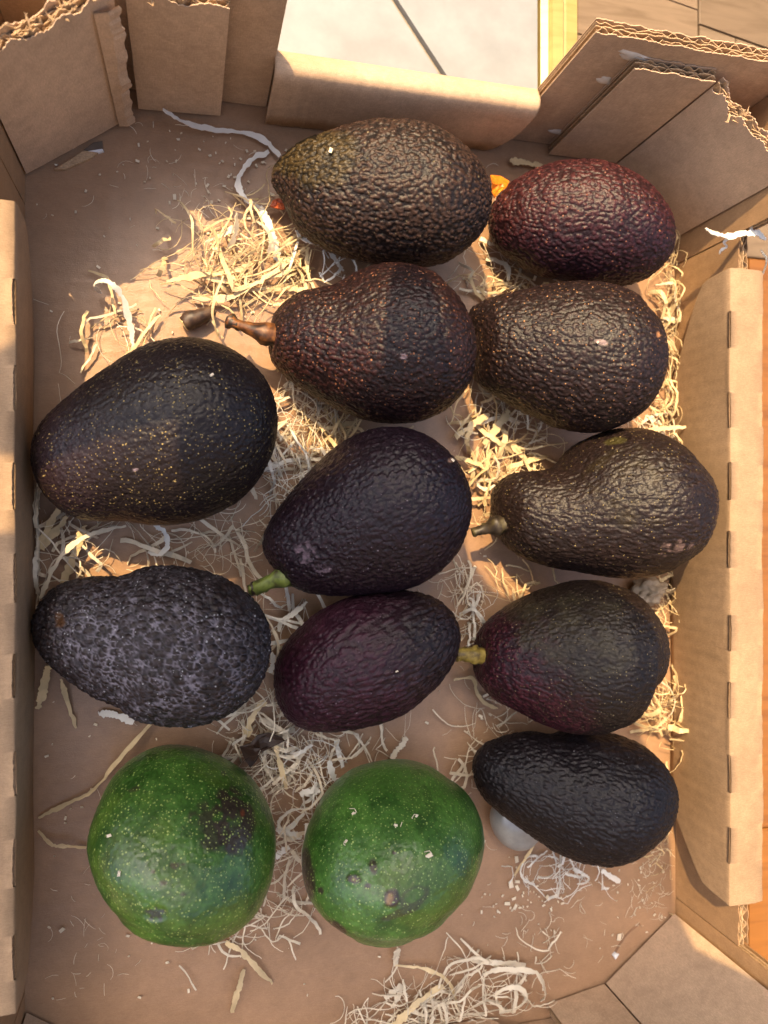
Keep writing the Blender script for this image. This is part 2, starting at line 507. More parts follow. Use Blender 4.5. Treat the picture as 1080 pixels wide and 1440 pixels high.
def end_flap(name, y_in, sgn, x0, x1, mat, seed):
    """end wall rolled over the top and hanging down inside; sgn=+1 for the far end"""
    n = 120
    X = np.linspace(x0, x1, n)
    prof = [(0.0, 0.0), (0.0, .012), (0.0, .024), (0.0, .036), (.0003, .0410), (.0014, .0446), (.0034, .0466), (.0062, .0470), (.0105, .0452), (.0132, .0436), (.0145, .0412), (.0148, .037), (.0148, .0)]
    fr = np.clip((X - (x1 - .013)) / .013, 0, 1); lift = .040 * (1 - np.sqrt(np.clip(1 - fr ** 2, 0, 1)))
    V = np.zeros((len(prof), n, 3)); r = np.random.default_rng(seed)
    wav = np.convolve(r.normal(size=n), np.ones(15) / 15, 'same')
    for i, (d, z) in enumerate(prof):
        zz = np.full(n, z)
        if i < 5: zz = np.maximum(z, lift + (0.001 if i == 0 else 0.001 + .0004 * i))
        V[i, :, 0] = X; V[i, :, 1] = y_in + sgn * (d + (.0012 * wav if i < 3 else 0) + (0.0015 * (3 - i) / 3 * 0 if i < 3 else 0)); V[i, :, 2] = zz
    inner = V.copy(); inner[:, :, 1] += 0
    # give it thickness: offset inward along the profile normal
    pr = np.array(prof); tn = np.gradient(pr, axis=0); tn /= np.linalg.norm(tn, axis=1, keepdims=True) + 1e-9
    nn = np.stack([tn[:, 1], -tn[:, 0]], -1) * .0022
    W = V.copy(); W[:, :, 1] += sgn * nn[:, None, 0]; W[:, :, 2] += nn[:, None, 1]
    W[0, :, 2] = V[0, :, 2]
    m = MB()
    k = len(prof)
    f1 = grid_faces(k, n); f2 = [tuple(reversed([i + k * n for i in q])) for q in f1]
    if sgn < 0: f1 = [tuple(reversed(q)) for q in f1]; f2 = [tuple(reversed(q)) for q in f2]
    rim = []
    for c in range(n - 1): rim.append((c + 1, c, k*n + c, k*n + c + 1))
    for i in range(k - 1):
        rim.append((i*n, (i+1)*n, k*n + (i+1)*n, k*n + i*n))
        rim.append(((i+1)*n + n-1, i*n + n-1, k*n + i*n + n-1, k*n + (i+1)*n + n-1))
    m.add(np.concatenate([V.reshape(-1, 3), W.reshape(-1, 3)]), f1 + f2 + rim)
    return m.build(name, mat, crate, smooth=False)
ef = end_flap('end_flap', .2005, 1, .0398, .1724, K_IN, 3)
ef.data.polygons.foreach_set('use_smooth', np.ones(len(ef.data.polygons), dtype=bool))
ef2 = end_flap('end_flap', -.2805, -1, .0398, .1724, K_IN, 9)

# corner posts
def rag(base, amp, seed, notch=None):
    r = np.random.default_rng(seed)
    def f(t):
        k = np.convolve(r.normal(size=len(t)), np.ones(9) / 9, 'same')
        z = base + amp * k
        if notch is not None:
            z = z - notch[2] * np.exp(-((t - notch[0]) / notch[1]) ** 2)
        return z
    return f
board('corner_post', [(-.0225, .1995), (.0172, .2012)], .0015, rag(.088, .0006, 11), K_POST, 1, seed=11, rough=.0011, tear=8)
board('corner_post', [(-.0735, .1615), (-.0262, .1945)], rag(.002, .0005, 20), rag(.0955, .0011, 12), K_POST, 1, seed=12, rough=.0016, tear=40)
board('corner_post', [(.1995, .2030), (.2425, .2030)], .0015, rag(.088, .0004, 13), K_POST, 1, seed=13)
board('corner_post', [(.2433, .2026), (.2822, .1630)], .001, rag(.0872, .0012, 14, (.012, .006, .0045)), K_POST, 1, seed=14, rough=.0015, tear=14)
board('corner_post', [(.2350, -.2735), (.1992, -.2795)], .001, rag(.088, .0006, 15), K_POST, 1, seed=15)
board('corner_post', [(.2812, -.2385), (.2358, -.2730)], .0015, rag(.092, .0008, 16), K_POST, 1, seed=16)
board('corner_post', [(-.0262, -.2725), (-.0735, -.2395)], .0015, rag(.092, .0008, 17), K_POST, 1, seed=17)
board('corner_post', [(.0172, -.2795), (-.0225, -.2775)], .0015, rag(.088, .0008, 18), K_POST, 1, seed=18)

# the torn outer paper along the fold of the far left post
r = np.random.default_rng(5)
n = 46
z = np.linspace(.003, .092, n)
fold = np.array([-.0262, .1945])
ragr = np.abs(np.convolve(r.normal(size=n), np.ones(4) / 4, 'same')) * .0022
V = []
for i in range(n):
    k = z[i] / .09
    w = .0048 + .0018 * k
    a = fold + np.array([-.0052 - .002 * k, -.0049 - .001 * k]); b = fold + np.array([.0012 + ragr[i] * .9, -.0020 + .0004 * math.sin(i * .9)])
    for off in (0, -.0005):
        V += [(a[0], a[1] + off, z[i]), ((a[0] * .45 + b[0] * .55), (a[1] * .45 + b[1] * .55) + off - .0012, z[i]), (b[0], b[1] + off, z[i])]
F = []
for i in range(n - 1):
    a = 6 * i; b = a + 6
    F += [(a, a+1, b+1, b), (a+1, a+2, b+2, b+1), (a+3, b+3, b+4, a+4), (a+4, b+4, b+5, a+5), (a+2, a+5, b+5, b+2), (a, b, b+3, a+3)]
mesh_obj('torn_liner', V, F, K_POST, crate)

# side walls: inner board of the outer wall, raised at the ends
XR, XL = .2832, -.0745
Y_A, Y_B = .147, -.2295
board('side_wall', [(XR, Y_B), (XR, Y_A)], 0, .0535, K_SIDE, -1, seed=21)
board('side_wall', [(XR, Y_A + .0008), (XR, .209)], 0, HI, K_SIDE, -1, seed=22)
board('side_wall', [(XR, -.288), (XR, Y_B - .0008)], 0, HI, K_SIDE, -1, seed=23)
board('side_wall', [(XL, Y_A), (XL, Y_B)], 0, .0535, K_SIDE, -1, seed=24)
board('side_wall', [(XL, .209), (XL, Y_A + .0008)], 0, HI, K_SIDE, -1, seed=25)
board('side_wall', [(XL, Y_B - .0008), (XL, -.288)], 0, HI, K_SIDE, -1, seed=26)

def side_flap(name, foot, cin, cout, out_foot, zc, mat, slit_c, seed, open_in=.0011, open_out=.0009, g=.0004):
    """side wall folded over twice, hanging inside as a trapezoid; the creases are cut through at intervals"""
    r = np.random.default_rng(seed)
    n = 760
    U = np.linspace(0, 1, n)
    rows = []                                               # (x, z, v) from the foot up and over
    # y limits per height
    def ylim(v):
        f = min(1, v / .62); f = f * f * (3 - 2 * f) * .35 + f * .65
        e = 0.0 if v < .62 else .0035 * (v - .62)
        return -.174 - .031 * f - e, .078 + .0485 * f + e
    vs = [0, .06, .14, .22, .3, .38, .46, .54, .6, .66, .74, .82, .9, .95]
    sg = 1 if cout > cin else -1
    y_c0, y_c1 = ylim(1.0)
    Yc = y_c0 + (y_c1 - y_c0) * U
    def lens(Y, seedk):
        w = np.zeros(n)
        rr = np.random.default_rng(seedk)
        for c in slit_c:
            d = (Y - c - rr.normal() * .0006) / (.0092 + .0012 * rr.random())
            w = np.maximum(w, np.sqrt(np.clip(1 - np.abs(d) ** 3, 0, 1)))
        jag = np.convolve(rr.normal(size=n), np.ones(3) / 3, 'same')
        return w * (1 + .35 * jag), w
    wi, mi = lens(Yc, seed + 1); wo, mo = lens(Yc, seed + 2)
    R = []
    for v in vs:
        a, b = ylim(v)
        Y = a + (b - a) * U
        x = foot + (cin - foot) * v
        z = .0012 + (zc - .0012) * v
        bul = sg * -.0010 * math.sin(math.pi * v)
        R.append(np.stack([np.full(n, x + bul) + .0004 * np.sin(Y * 40 + seed), Y, np.full(n, z)], -1))
    wob = .0003 * np.sin(Yc * 70 + seed) + .0004 * np.convolve(r.normal(size=n), np.ones(31) / 31, 'same')
    edge = .00035 * np.convolve(r.normal(size=n), np.ones(9) / 9, 'same')
    R.append(np.stack([cin - sg * .0000 + wob, Yc, zc - g * 1.2 - wi * open_in], -1))
    R.append(np.stack([cin + sg * (g + wi * open_in * .55) + wob, Yc, zc + .0002 + edge * 0], -1))
    gap_in = len(R) - 2
    for k in (.25, .5, .75):
        R.append(np.stack([cin + (cout - cin) * k + wob, Yc, np.full(n, zc + .0002 + .0006 * math.sin(math.pi * k)) + .0003 * np.sin(Yc * 160 + k * 5)], -1))
    R.append(np.stack([cout - sg * (g + wo * open_out * .4) + wob + edge, Yc, zc - .0002 + edge * 0], -1))
    R.append(np.stack([cout + wob + edge, Yc, zc - g * 1.4 - wo * open_out * 1.6], -1))
    gap_out = len(R) - 2
    for k in (.5, 0.0):
        R.append(np.stack([np.full(n, out_foot), Yc, np.full(n, zc * k)], -1))
    V = np.array(R); k = len(R)
    # thickness towards the inside of the fold
    Tn = np.gradient(V, axis=0); Tn[..., 1] = 0; Tn /= np.linalg.norm(Tn, axis=2, keepdims=True) + 1e-9
    Nn = np.stack([Tn[..., 2], np.zeros_like(Tn[..., 0]), -Tn[..., 0]], -1) * sg
    W = V + Nn * .0022
    F = []
    def quad(a, b, c, d): F.append((a, b, c, d) if sg > 0 else (d, c, b, a))
    off = k * n
    for i in range(k - 1):
        cut = mi if i == gap_in else mo if i == gap_out else None
        for c in range(n - 1):
            a, b, d, e = i*n + c, i*n + c + 1, (i+1)*n + c + 1, (i+1)*n + c
            hole = cut is not None and cut[c] > .15 and cut[c+1] > .15
            if hole:
                quad(a, b, b + off, a + off); quad(e, e + off, d + off, d)
            else:
                quad(a, e, d, b); quad(a + off, b + off, d + off, e + off)
    for c in range(n - 1): quad(c, c + 1, off + c + 1, off + c)
    for i in range(k - 1):
        quad(i*n, off + i*n, off + (i+1)*n, (i+1)*n)
        quad(i*n + n-1, (i+1)*n + n-1, off + (i+1)*n + n-1, off + i*n + n-1)
    o = mesh_obj(name, np.concatenate([V.reshape(-1, 3), W.reshape(-1, 3)]), F, mat, crate)
    o.data.shade_smooth() if hasattr(o.data, 'shade_smooth') else None
    return o
SLITS = [.0930 - .0384 * i + (.0021, -.0012, .0004, .0017, -.0016, .0008, -.0009, .0012)[i] for i in range(8)]
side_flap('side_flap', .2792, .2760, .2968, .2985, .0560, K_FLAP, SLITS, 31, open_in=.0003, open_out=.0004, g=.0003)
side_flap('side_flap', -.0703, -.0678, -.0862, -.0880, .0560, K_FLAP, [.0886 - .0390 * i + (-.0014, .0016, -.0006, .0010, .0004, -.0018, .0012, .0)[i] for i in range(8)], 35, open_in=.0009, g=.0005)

# the floor of the crate, with a little waviness and two creases
nx, ny = 150, 200
gx, gy = np.meshgrid(np.linspace(-.0795, .2870, nx), np.linspace(-.2945, .2155, ny))
Pn = np.stack([gx.ravel() * 14, gy.ravel() * 14, np.zeros(gx.size)], -1)
gz = (fbm(Pn, 40, 3) - .5) * .0014 - .0009 + .00018 * np.exp(-((gx.ravel() + .036) / .002) ** 2) - .0002 * np.exp(-((gx.ravel() - .262) / .002) ** 2)
gz = np.minimum(gz, 0.0)
V = np.stack([gx.ravel(), gy.ravel(), gz], -1)
V2 = V.copy(); V2[:, 2] = -.0085
f1 = grid_faces(ny, nx)
off = nx * ny
F = f1 + [tuple(reversed([i + off for i in q])) for q in f1]
for c in range(nx - 1):
    F.append((c + 1, c, off + c, off + c + 1)); e = (ny - 1) * nx
    F.append((e + c, e + c + 1, off + e + c + 1, off + e + c))
for r_ in range(ny - 1):
    F.append((r_*nx, (r_+1)*nx, off + (r_+1)*nx, off + r_*nx))
    F.append(((r_+1)*nx + nx-1, r_*nx + nx-1, off + r_*nx + nx-1, off + (r_+1)*nx + nx-1))
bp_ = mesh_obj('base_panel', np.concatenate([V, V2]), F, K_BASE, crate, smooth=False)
bp_.data.polygons.foreach_set('use_smooth', np.ones(len(bp_.data.polygons), dtype=bool))

# dried glue: flat blobs on the raised far end wall and strings at the post
def blob(name, pts, z_list, depth, y_of, mat, parent):
    pass
def glue_blob(px, py, w, h, ysurf, seed, ang=0.):
    """lens-shaped smear on the inside of the far end wall; px,py give where it is seen"""
    r = np.random.default_rng(seed)
    dz = FPX * CT - (px - 540) * ST; dx = FPX * ST + (px - 540) * CT
    k = ysurf / (720 - py); cx, cz = dx * k, CAM_H - dz * k
    n = 22; V = [(cx, ysurf - .0009, cz)]
    for ring, (q, d) in enumerate(((.5, .0008), (.85, .0004), (1.0, -.0001))):
        for i in range(n):
            a = 2 * math.pi * i / n
            rr = q * (1 + .25 * math.sin(3 * a + seed) + .12 * r.normal() * (ring == 2))
            u, v = w * rr * math.cos(a), h * rr * math.sin(a)
            V.append((cx + u * math.cos(ang) - v * math.sin(ang), ysurf - d, cz + u * math.sin(ang) + v * math.cos(ang)))
    F = [(0, 1 + (i + 1) % n, 1 + i) for i in range(n)]
    for q in range(2):
        for i in range(n):
            F.append((1 + q*n + i, 1 + q*n + (i+1) % n, 1 + (q+1)*n + (i+1) % n, 1 + (q+1)*n + i))
    return mesh_obj('glue_smear', V, F, GLUE, crate, smooth=True)
glue_blob(893, 80, .010, .0028, .2094, 1, -.1)
glue_blob(852, 114, .005, .0026, .2094, 2, -.3)
glue_blob(785, 186, .006, .0022, .2094, 3, -.2)

# torn slots where the corner posts push through the floor
def chip(name, poly, z0, z1, mat, parent=crate):
    c = [tuple(at(x, y, z1).xy) for x, y in poly]
    ar = sum(c[i][0] * c[(i+1) % len(c)][1] - c[(i+1) % len(c)][0] * c[i][1] for i in range(len(c)))
    if ar < 0: c = c[::-1]
    return plane_box(name, c, z0, z1, mat, parent, bevel=.0003)
DARK = simple('painted_slot_shadow', (.13, .10, .075), rough=.8)  # dark chip colour stands in for the shade of the open slot
WHITE = simple('painted_glint', (.75, .77, .78), rough=.3, var=.05)  # white chip colour stands in for highlights at the slots
chip('torn_tab_or_glint', [(76, 238), (92, 238), (128, 222), (138, 214), (118, 211), (98, 224)], -.001, .0012, K_CUT)
chip('slot_shade', [(117, 211), (145, 210), (144, 198), (131, 200)], -.001, .0006, DARK)
chip('torn_tab_or_glint', [(118, 213), (126, 218), (146, 212), (144, 209)], -.001, .0010, WHITE)
chip('torn_tab_or_glint', [(866, 1340), (872, 1344), (884, 1333), (893, 1318), (903, 1304), (900, 1300), (889, 1309), (880, 1318)], -.001, .0009, K_BASE)
chip('torn_tab_or_glint', [(863, 1345), (866, 1350), (871, 1342), (867, 1341)], -.001, .0013, WHITE)

# ------------------------------------------------------------------ avocados
# for each fruit: middle on the floor, direction stem end -> blossom end, radius of its outline all round (0.1 mm)
FRUIT = {
  1: ((0.09135, 0.15542), (0.998, 0.0638),
     [532,517,483,452,425,403,388,366,354,342,342,342,347,356,373,405,447,481,514,512,446,429,407,386,363,344,329,317,310,311,316,328,345,381,424,464,492,521,547,531]),
  2: ((0.19708, 0.15187), (0.9997, 0.0254),
     [474,456,419,391,373,353,342,328,324,320,317,322,329,334,349,359,383,389,416,423,410,389,372,341,311,306,292,290,287,276,280,306,327,347,395,448,488,517,527,519]),
  3: ((0.08861, 0.08153), (1.0, 0.0019),
     [457,441,427,419,416,406,414,403,393,384,372,361,352,340,342,378,431,465,493,495,490,481,445,413,382,365,353,351,351,361,370,386,404,428,444,461,466,476,450,451]),
  4: ((0.1891, 0.07937), (0.9983, -0.0579),
     [451,433,448,458,462,442,448,429,414,399,392,387,390,400,415,446,490,531,497,453,441,429,429,397,361,342,329,325,319,322,350,366,388,416,435,456,471,478,498,482]),
  5: ((-0.01462, 0.03557), (0.9331, 0.3596),
     [552,541,521,500,476,453,428,403,384,363,350,341,342,350,367,391,427,474,514,536,546,546,534,513,470,430,413,414,417,423,433,447,461,480,497,510,526,539,547,553]),
  6: ((0.0831, -0.00021), (0.868, 0.4966),
     [467,470,457,448,438,421,403,383,362,345,332,321,320,322,334,352,381,422,469,500,500,488,488,469,442,422,408,401,402,413,429,442,452,464,474,478,484,488,486,474]),
  7: ((0.21181, 0.00522), (1.0, 0.0012),
     [490,488,515,478,459,456,442,432,407,386,361,344,332,309,290,284,299,357,484,536,548,541,532,527,496,460,424,398,384,382,391,403,421,442,466,473,506,509,517,515]),
  8: ((-0.01542, -0.05986), (0.9887, -0.15),
     [524,528,528,514,488,458,430,401,382,364,354,345,340,329,337,377,422,473,508,523,530,504,460,413,379,352,336,318,310,322,343,350,365,382,409,433,457,481,505,519]),
  9: ((0.08693, -0.0736), (0.9031, 0.4294),
     [470,464,451,425,398,371,351,340,330,329,330,331,342,351,367,390,415,438,453,467,477,477,461,427,389,355,331,314,305,299,299,302,303,313,325,345,370,400,429,457]),
  10: ((0.19236, -0.07577), (0.998, -0.0633),
     [393,405,439,464,462,458,460,444,433,414,399,375,375,371,374,383,394,416,439,449,438,448,463,444,422,390,370,365,366,369,378,382,394,386,400,374,338,359,403,408]),
  11: ((0.193, -0.15172), (0.9424, -0.3344),
     [485,523,551,567,553,530,502,462,422,388,374,356,328,330,356,381,405,431,474,498,490,455,411,354,312,283,265,255,248,249,259,266,280,302,323,351,375,392,416,450]),
  12: ((-0.00151, -0.15055), (-0.1202, -0.9927),
     [326,349,367,385,387,389,408,423,423,424,421,422,417,413,409,400,389,386,384,391,396,404,412,429,432,432,427,417,411,408,401,380,367,351,332,335,327,307,289,296]),
  13: ((0.09598, -0.163), (-0.2358, -0.9718),
     [346,333,332,324,309,321,332,334,351,380,401,432,460,471,470,458,432,425,417,396,388,382,379,379,385,393,396,406,409,416,427,437,440,436,421,396,376,377,382,370]),
}
NQ = 40
def outline_profile(q, nt):
    ang = np.linspace(0, 2 * np.pi, NQ, endpoint=False)
    da = np.linspace(0, 2 * np.pi, 720, endpoint=False)
    r = np.interp(da, np.r_[ang, 2 * np.pi], np.r_[q, q[0]])
    for _ in range(2):
        kk = np.hanning(15); kk /= kk.sum()
        r = np.convolve(np.r_[r[-60:], r, r[:60]], kk, 'same')[60:-60]
    x = r * np.cos(da); y = r * np.sin(da)
    i0, i1 = np.argmin(x), np.argmax(x); x0, x1 = x[i0], x[i1]
    s = np.linspace(0, np.pi, nt)
    xs = (x0 + x1) / 2 - (x1 - x0) / 2 * np.cos(s)
    y2 = np.roll(y, -i1); x2 = np.roll(x, -i1)
    m = (i0 - i1) % 720
    up_x, up_y = x2[:m + 1][::-1], y2[:m + 1][::-1]
    lo_x, lo_y = np.r_[x2[m:], x2[:1]], np.r_[y2[m:], y2[:1]]
    o = np.argsort(up_x); yt = np.interp(xs, up_x[o], up_y[o])
    o = np.argsort(lo_x); yb = np.interp(xs, lo_x[o], lo_y[o])
    yt[0] = yb[0] = y[i0]; yt[-1] = yb[-1] = y[i1]
    return xs, yt, yb

class Body: pass
BODY = {}
def fruit_body(k, nt=150, na=250):
    org, ax, q = FRUIT[k]
    q = np.array(q) * 1e-4
    xs, yt, yb = outline_profile(q, nt)
    mid, w = (yt + yb) / 2, (yt - yb) / 2
    R = w.max(); iR = int(np.argmax(w)); L = xs[-1] - xs[0]
    j = int(np.argmin(abs(xs - (xs[0] + .17 * L))))
    sl = (R - w[j]) / max(xs[iR] - xs[j], 1e-4) * .85
    # the height swells more evenly than the outline: take the convex hull of the half widths
    hx, hw = [xs[0]], [w[0]]
    for x, v in zip(xs[1:], w[1:]):
        hx.append(x); hw.append(v)
        while len(hx) > 2 and (hw[-2] - hw[-3]) * (hx[-1] - hx[-3]) < (hw[-1] - hw[-3]) * (hx[-2] - hx[-3]):
            hx.pop(-2); hw.pop(-2)
    h = .25 * w + .75 * np.interp(xs, hx, hw)
    zc = sl * (xs - xs[iR]); zc -= (zc - h).min()
    # more columns on the upper side than underneath
    a = np.linspace(0, 2 * np.pi, na, endpoint=False)
    a = np.pi / 2 + (a - np.pi) - .42 * np.sin(a - np.pi)
    B = Body()
    B.k, B.R, B.L, B.xs, B.w, B.mid, B.zc = k, R, L, xs, w, mid, zc
    B.org = np.array([org[0], org[1], R])
    ex = np.array([ax[0], ax[1], 0]); ey = np.array([-ax[1], ax[0], 0])
    B.ex, B.ey = ex, ey
    B.loc = np.stack([np.repeat(xs[:, None], na, 1), mid[:, None] + w[:, None] * np.cos(a), (zc - R)[:, None] + h[:, None] * np.sin(a)], -1)
    B.a = np.repeat(a[None, :], nt, 0)
    B.nt, B.na = nt, na
    BODY[k] = B
    return B

def to_world(B, L):
    return B.org + L[..., :1] * B.ex + L[..., 1:2] * B.ey + L[..., 2:3] * np.array([0, 0, 1.])

def grid_normals(G):
    du = np.gradient(G, axis=0)
    dv = (np.roll(G, -1, 1) - np.roll(G, 1, 1))
    n = np.cross(dv, du); n /= np.linalg.norm(n, axis=2, keepdims=True) + 1e-12
    n[0] = n[2]; n[1] = n[2]; n[-1] = n[-3]; n[-2] = n[-3]
    c = G.mean(1, keepdims=True)
    s = np.sign(((G - c) * n).sum(-1).mean())
    n = n * s
    n[0] = np.array([-1, 0, 0]); n[-1] = np.array([1, 0, 0])
    return n

def avo_mat(name, fleck, fsc, fr, keep, rough, fine=.5, fdist=.0005, fleck2=None, spec=.30, coat=0.0):
    m, nt, b = new_mat(name)
    at_ = nd(nt, 'ShaderNodeAttribute', attribute_name='pigment_and_light')
    wx = nd(nt, 'ShaderNodeAttribute', attribute_name='wax')
    tc = nd(nt, 'ShaderNodeTexCoord'); P = tc.outputs['Object']
    wob = nd(nt, 'ShaderNodeTexNoise', Scale=900.0, Detail=2.0)
    nt.links.new(P, wob.inputs['Vector'])
    v = nd(nt, 'ShaderNodeTexVoronoi', Scale=fsc, Randomness=1.0); nt.links.new(P, v.inputs['Vector'])
    sep = nd(nt, 'ShaderNodeSeparateColor'); nt.links.new(v.outputs['Color'], sep.inputs[0])
    big = nd(nt, 'ShaderNodeTexNoise', Scale=45.0, Detail=3.0); nt.links.new(P, big.inputs['Vector'])
    kp = math_(nt, 'ADD', math_(nt, 'MULTIPLY', math_(nt, 'SUBTRACT', big.outputs['Fac'], .5), 1.6), keep)
    on = math_(nt, 'LESS_THAN', sep.outputs[0], kp)
    rad = math_(nt, 'MULTIPLY', math_(nt, 'ADD', sep.outputs[1], .45), fr)
    dd = math_(nt, 'ADD', v.outputs['Distance'], math_(nt, 'MULTIPLY', math_(nt, 'SUBTRACT', wob.outputs['Fac'], .5), fr * 1.1))
    dot = nd(nt, 'ShaderNodeMapRange'); dot.interpolation_type = 'SMOOTHSTEP'
    nt.links.new(dd, dot.inputs[0]); nt.links.new(rad, dot.inputs[2])
    nt.links.new(math_(nt, 'MULTIPLY', rad, .55), dot.inputs[1])
    dot.inputs[3].default_value = 1; dot.inputs[4].default_value = 0
    fac = math_(nt, 'MULTIPLY', math_(nt, 'MULTIPLY', dot.outputs[0], on), math_(nt, 'ADD', math_(nt, 'MULTIPLY', sep.outputs[2], .7), .3))
    fn = nd(nt, 'ShaderNodeTexNoise', Scale=520.0, Detail=4.0, Roughness=.65); nt.links.new(P, fn.inputs['Vector'])
    g = ramp(nt, fn.outputs['Fac'], [(.3, (.68, .68, .68)), (.7, (1.32, 1.32, 1.32))]).outputs[0]
    c = mixc(nt, 1.0, at_.outputs['Color'], g, 'MULTIPLY')
    c = mixc(nt, fac, c, fleck)
    nt.links.new(c, b.inputs['Base Color'])
    rv = math_(nt, 'ADD', math_(nt, 'MULTIPLY', fn.outputs['Fac'], .22), rough - .11)
    rv = math_(nt, 'ADD', rv, math_(nt, 'MULTIPLY', wx.outputs['Fac'], .35))
    nt.links.new(rv, b.inputs['Roughness'])
    b.inputs['Specular IOR Level'].default_value = spec
    if coat:
        b.inputs['Coat Weight'].default_value = coat; b.inputs['Coat Roughness'].default_value = .18
    v2 = nd(nt, 'ShaderNodeTexVoronoi', Scale=700.0); v2.feature = 'SMOOTH_F1'; nt.links.new(P, v2.inputs['Vector'])
    h = math_(nt, 'ADD', math_(nt, 'MULTIPLY', v2.outputs['Distance'], -.8), math_(nt, 'MULTIPLY', fn.outputs['Fac'], .7))
    h = math_(nt, 'ADD', h, math_(nt, 'MULTIPLY', fac, .35))
    bp = nd(nt, 'ShaderNodeBump', Strength=fine, Distance=fdist)
    nt.links.new(h, bp.inputs['Height']); nt.links.new(bp.outputs[0], b.inputs['Normal'])
    return m

def lerp(a, b, t):
    return a + (b - a) * t[..., None]

def spot(pp, cx, cy, rx, ry=None, ang=0, soft=.2, jag=None):
    ry = ry or rx
    dx, dy = pp[:, 0] - cx, pp[:, 1] - cy
    c, s = math.cos(ang), math.sin(ang)
    d = np.hypot((dx * c + dy * s) / rx, (-dx * s + dy * c) / ry)
    if jag is not None: d = d + jag
    return 1 - sstep(1 - soft, 1 + soft, d)

LOOK = {}      # k: pebble spacing (mm), relief (mm), stretch along the axis, kind, lumps (mm), roughness
#      spacing relief stretch kind lump rough
LOOK[1]  = (1.95, 0.50, 1.0, 'peb', .9, 0.46)
LOOK[2]  = (2.00, 0.36, 1.1, 'peb', .8, 0.44)
LOOK[3]  = (1.95, 0.36, 1.2, 'peb', .8, 0.42)
LOOK[4]  = (2.05, 0.38, 1.2, 'peb', .9, 0.44)
LOOK[5]  = (2.00, 0.24, 1.2, 'peb', .8, 0.40)
LOOK[6]  = (2.10, 0.36, 1.3, 'peb', .7, 0.40)
LOOK[7]  = (1.90, 0.40, 2.2, 'wri', .9, 0.42)
LOOK[8]  = (2.55, 0.62, 1.2, 'peb', 1.0, 0.46)
LOOK[9]  = (2.20, 0.48, 2.0, 'wri', .9, 0.42)
LOOK[10] = (1.75, 0.34, 1.5, 'wri', .8, 0.44)
LOOK[11] = (1.95, 0.44, 1.7, 'wri', .9, 0.46)
LOOK[12] = (2.20, 0.12, 1.0, 'peb', 1.2, 0.35)
LOOK[13] = (2.20, 0.11, 1.0, 'peb', 1.2, 0.36)

FLECK = {  # colour, cells per metre, radius, share kept
 1: ((.14, .11, .06), 520, .24, .40), 2: ((.22, .085, .05), 480, .25, .4), 3: ((.24, .10, .05), 600, .28, .55),
 4: ((.33, .17, .075), 580, .25, .60), 5: ((.38, .29, .11), 720, .23, .9), 6: ((.16, .13, .15), 560, .20, .45),
 7: ((.26, .20, .08), 640, .21, .50), 8: ((.34, .35, .38), 620, .24, .35), 9: ((.13, .09, .11), 560, .22, .40),
 10: ((.20, .16, .08), 680, .24, .60), 11: ((.11, .11, .12), 580, .20, .40), 12: ((.34, .42, .12), 780, .30, 1.0), 13: ((.30, .40, .12), 780, .29, 1.0)}

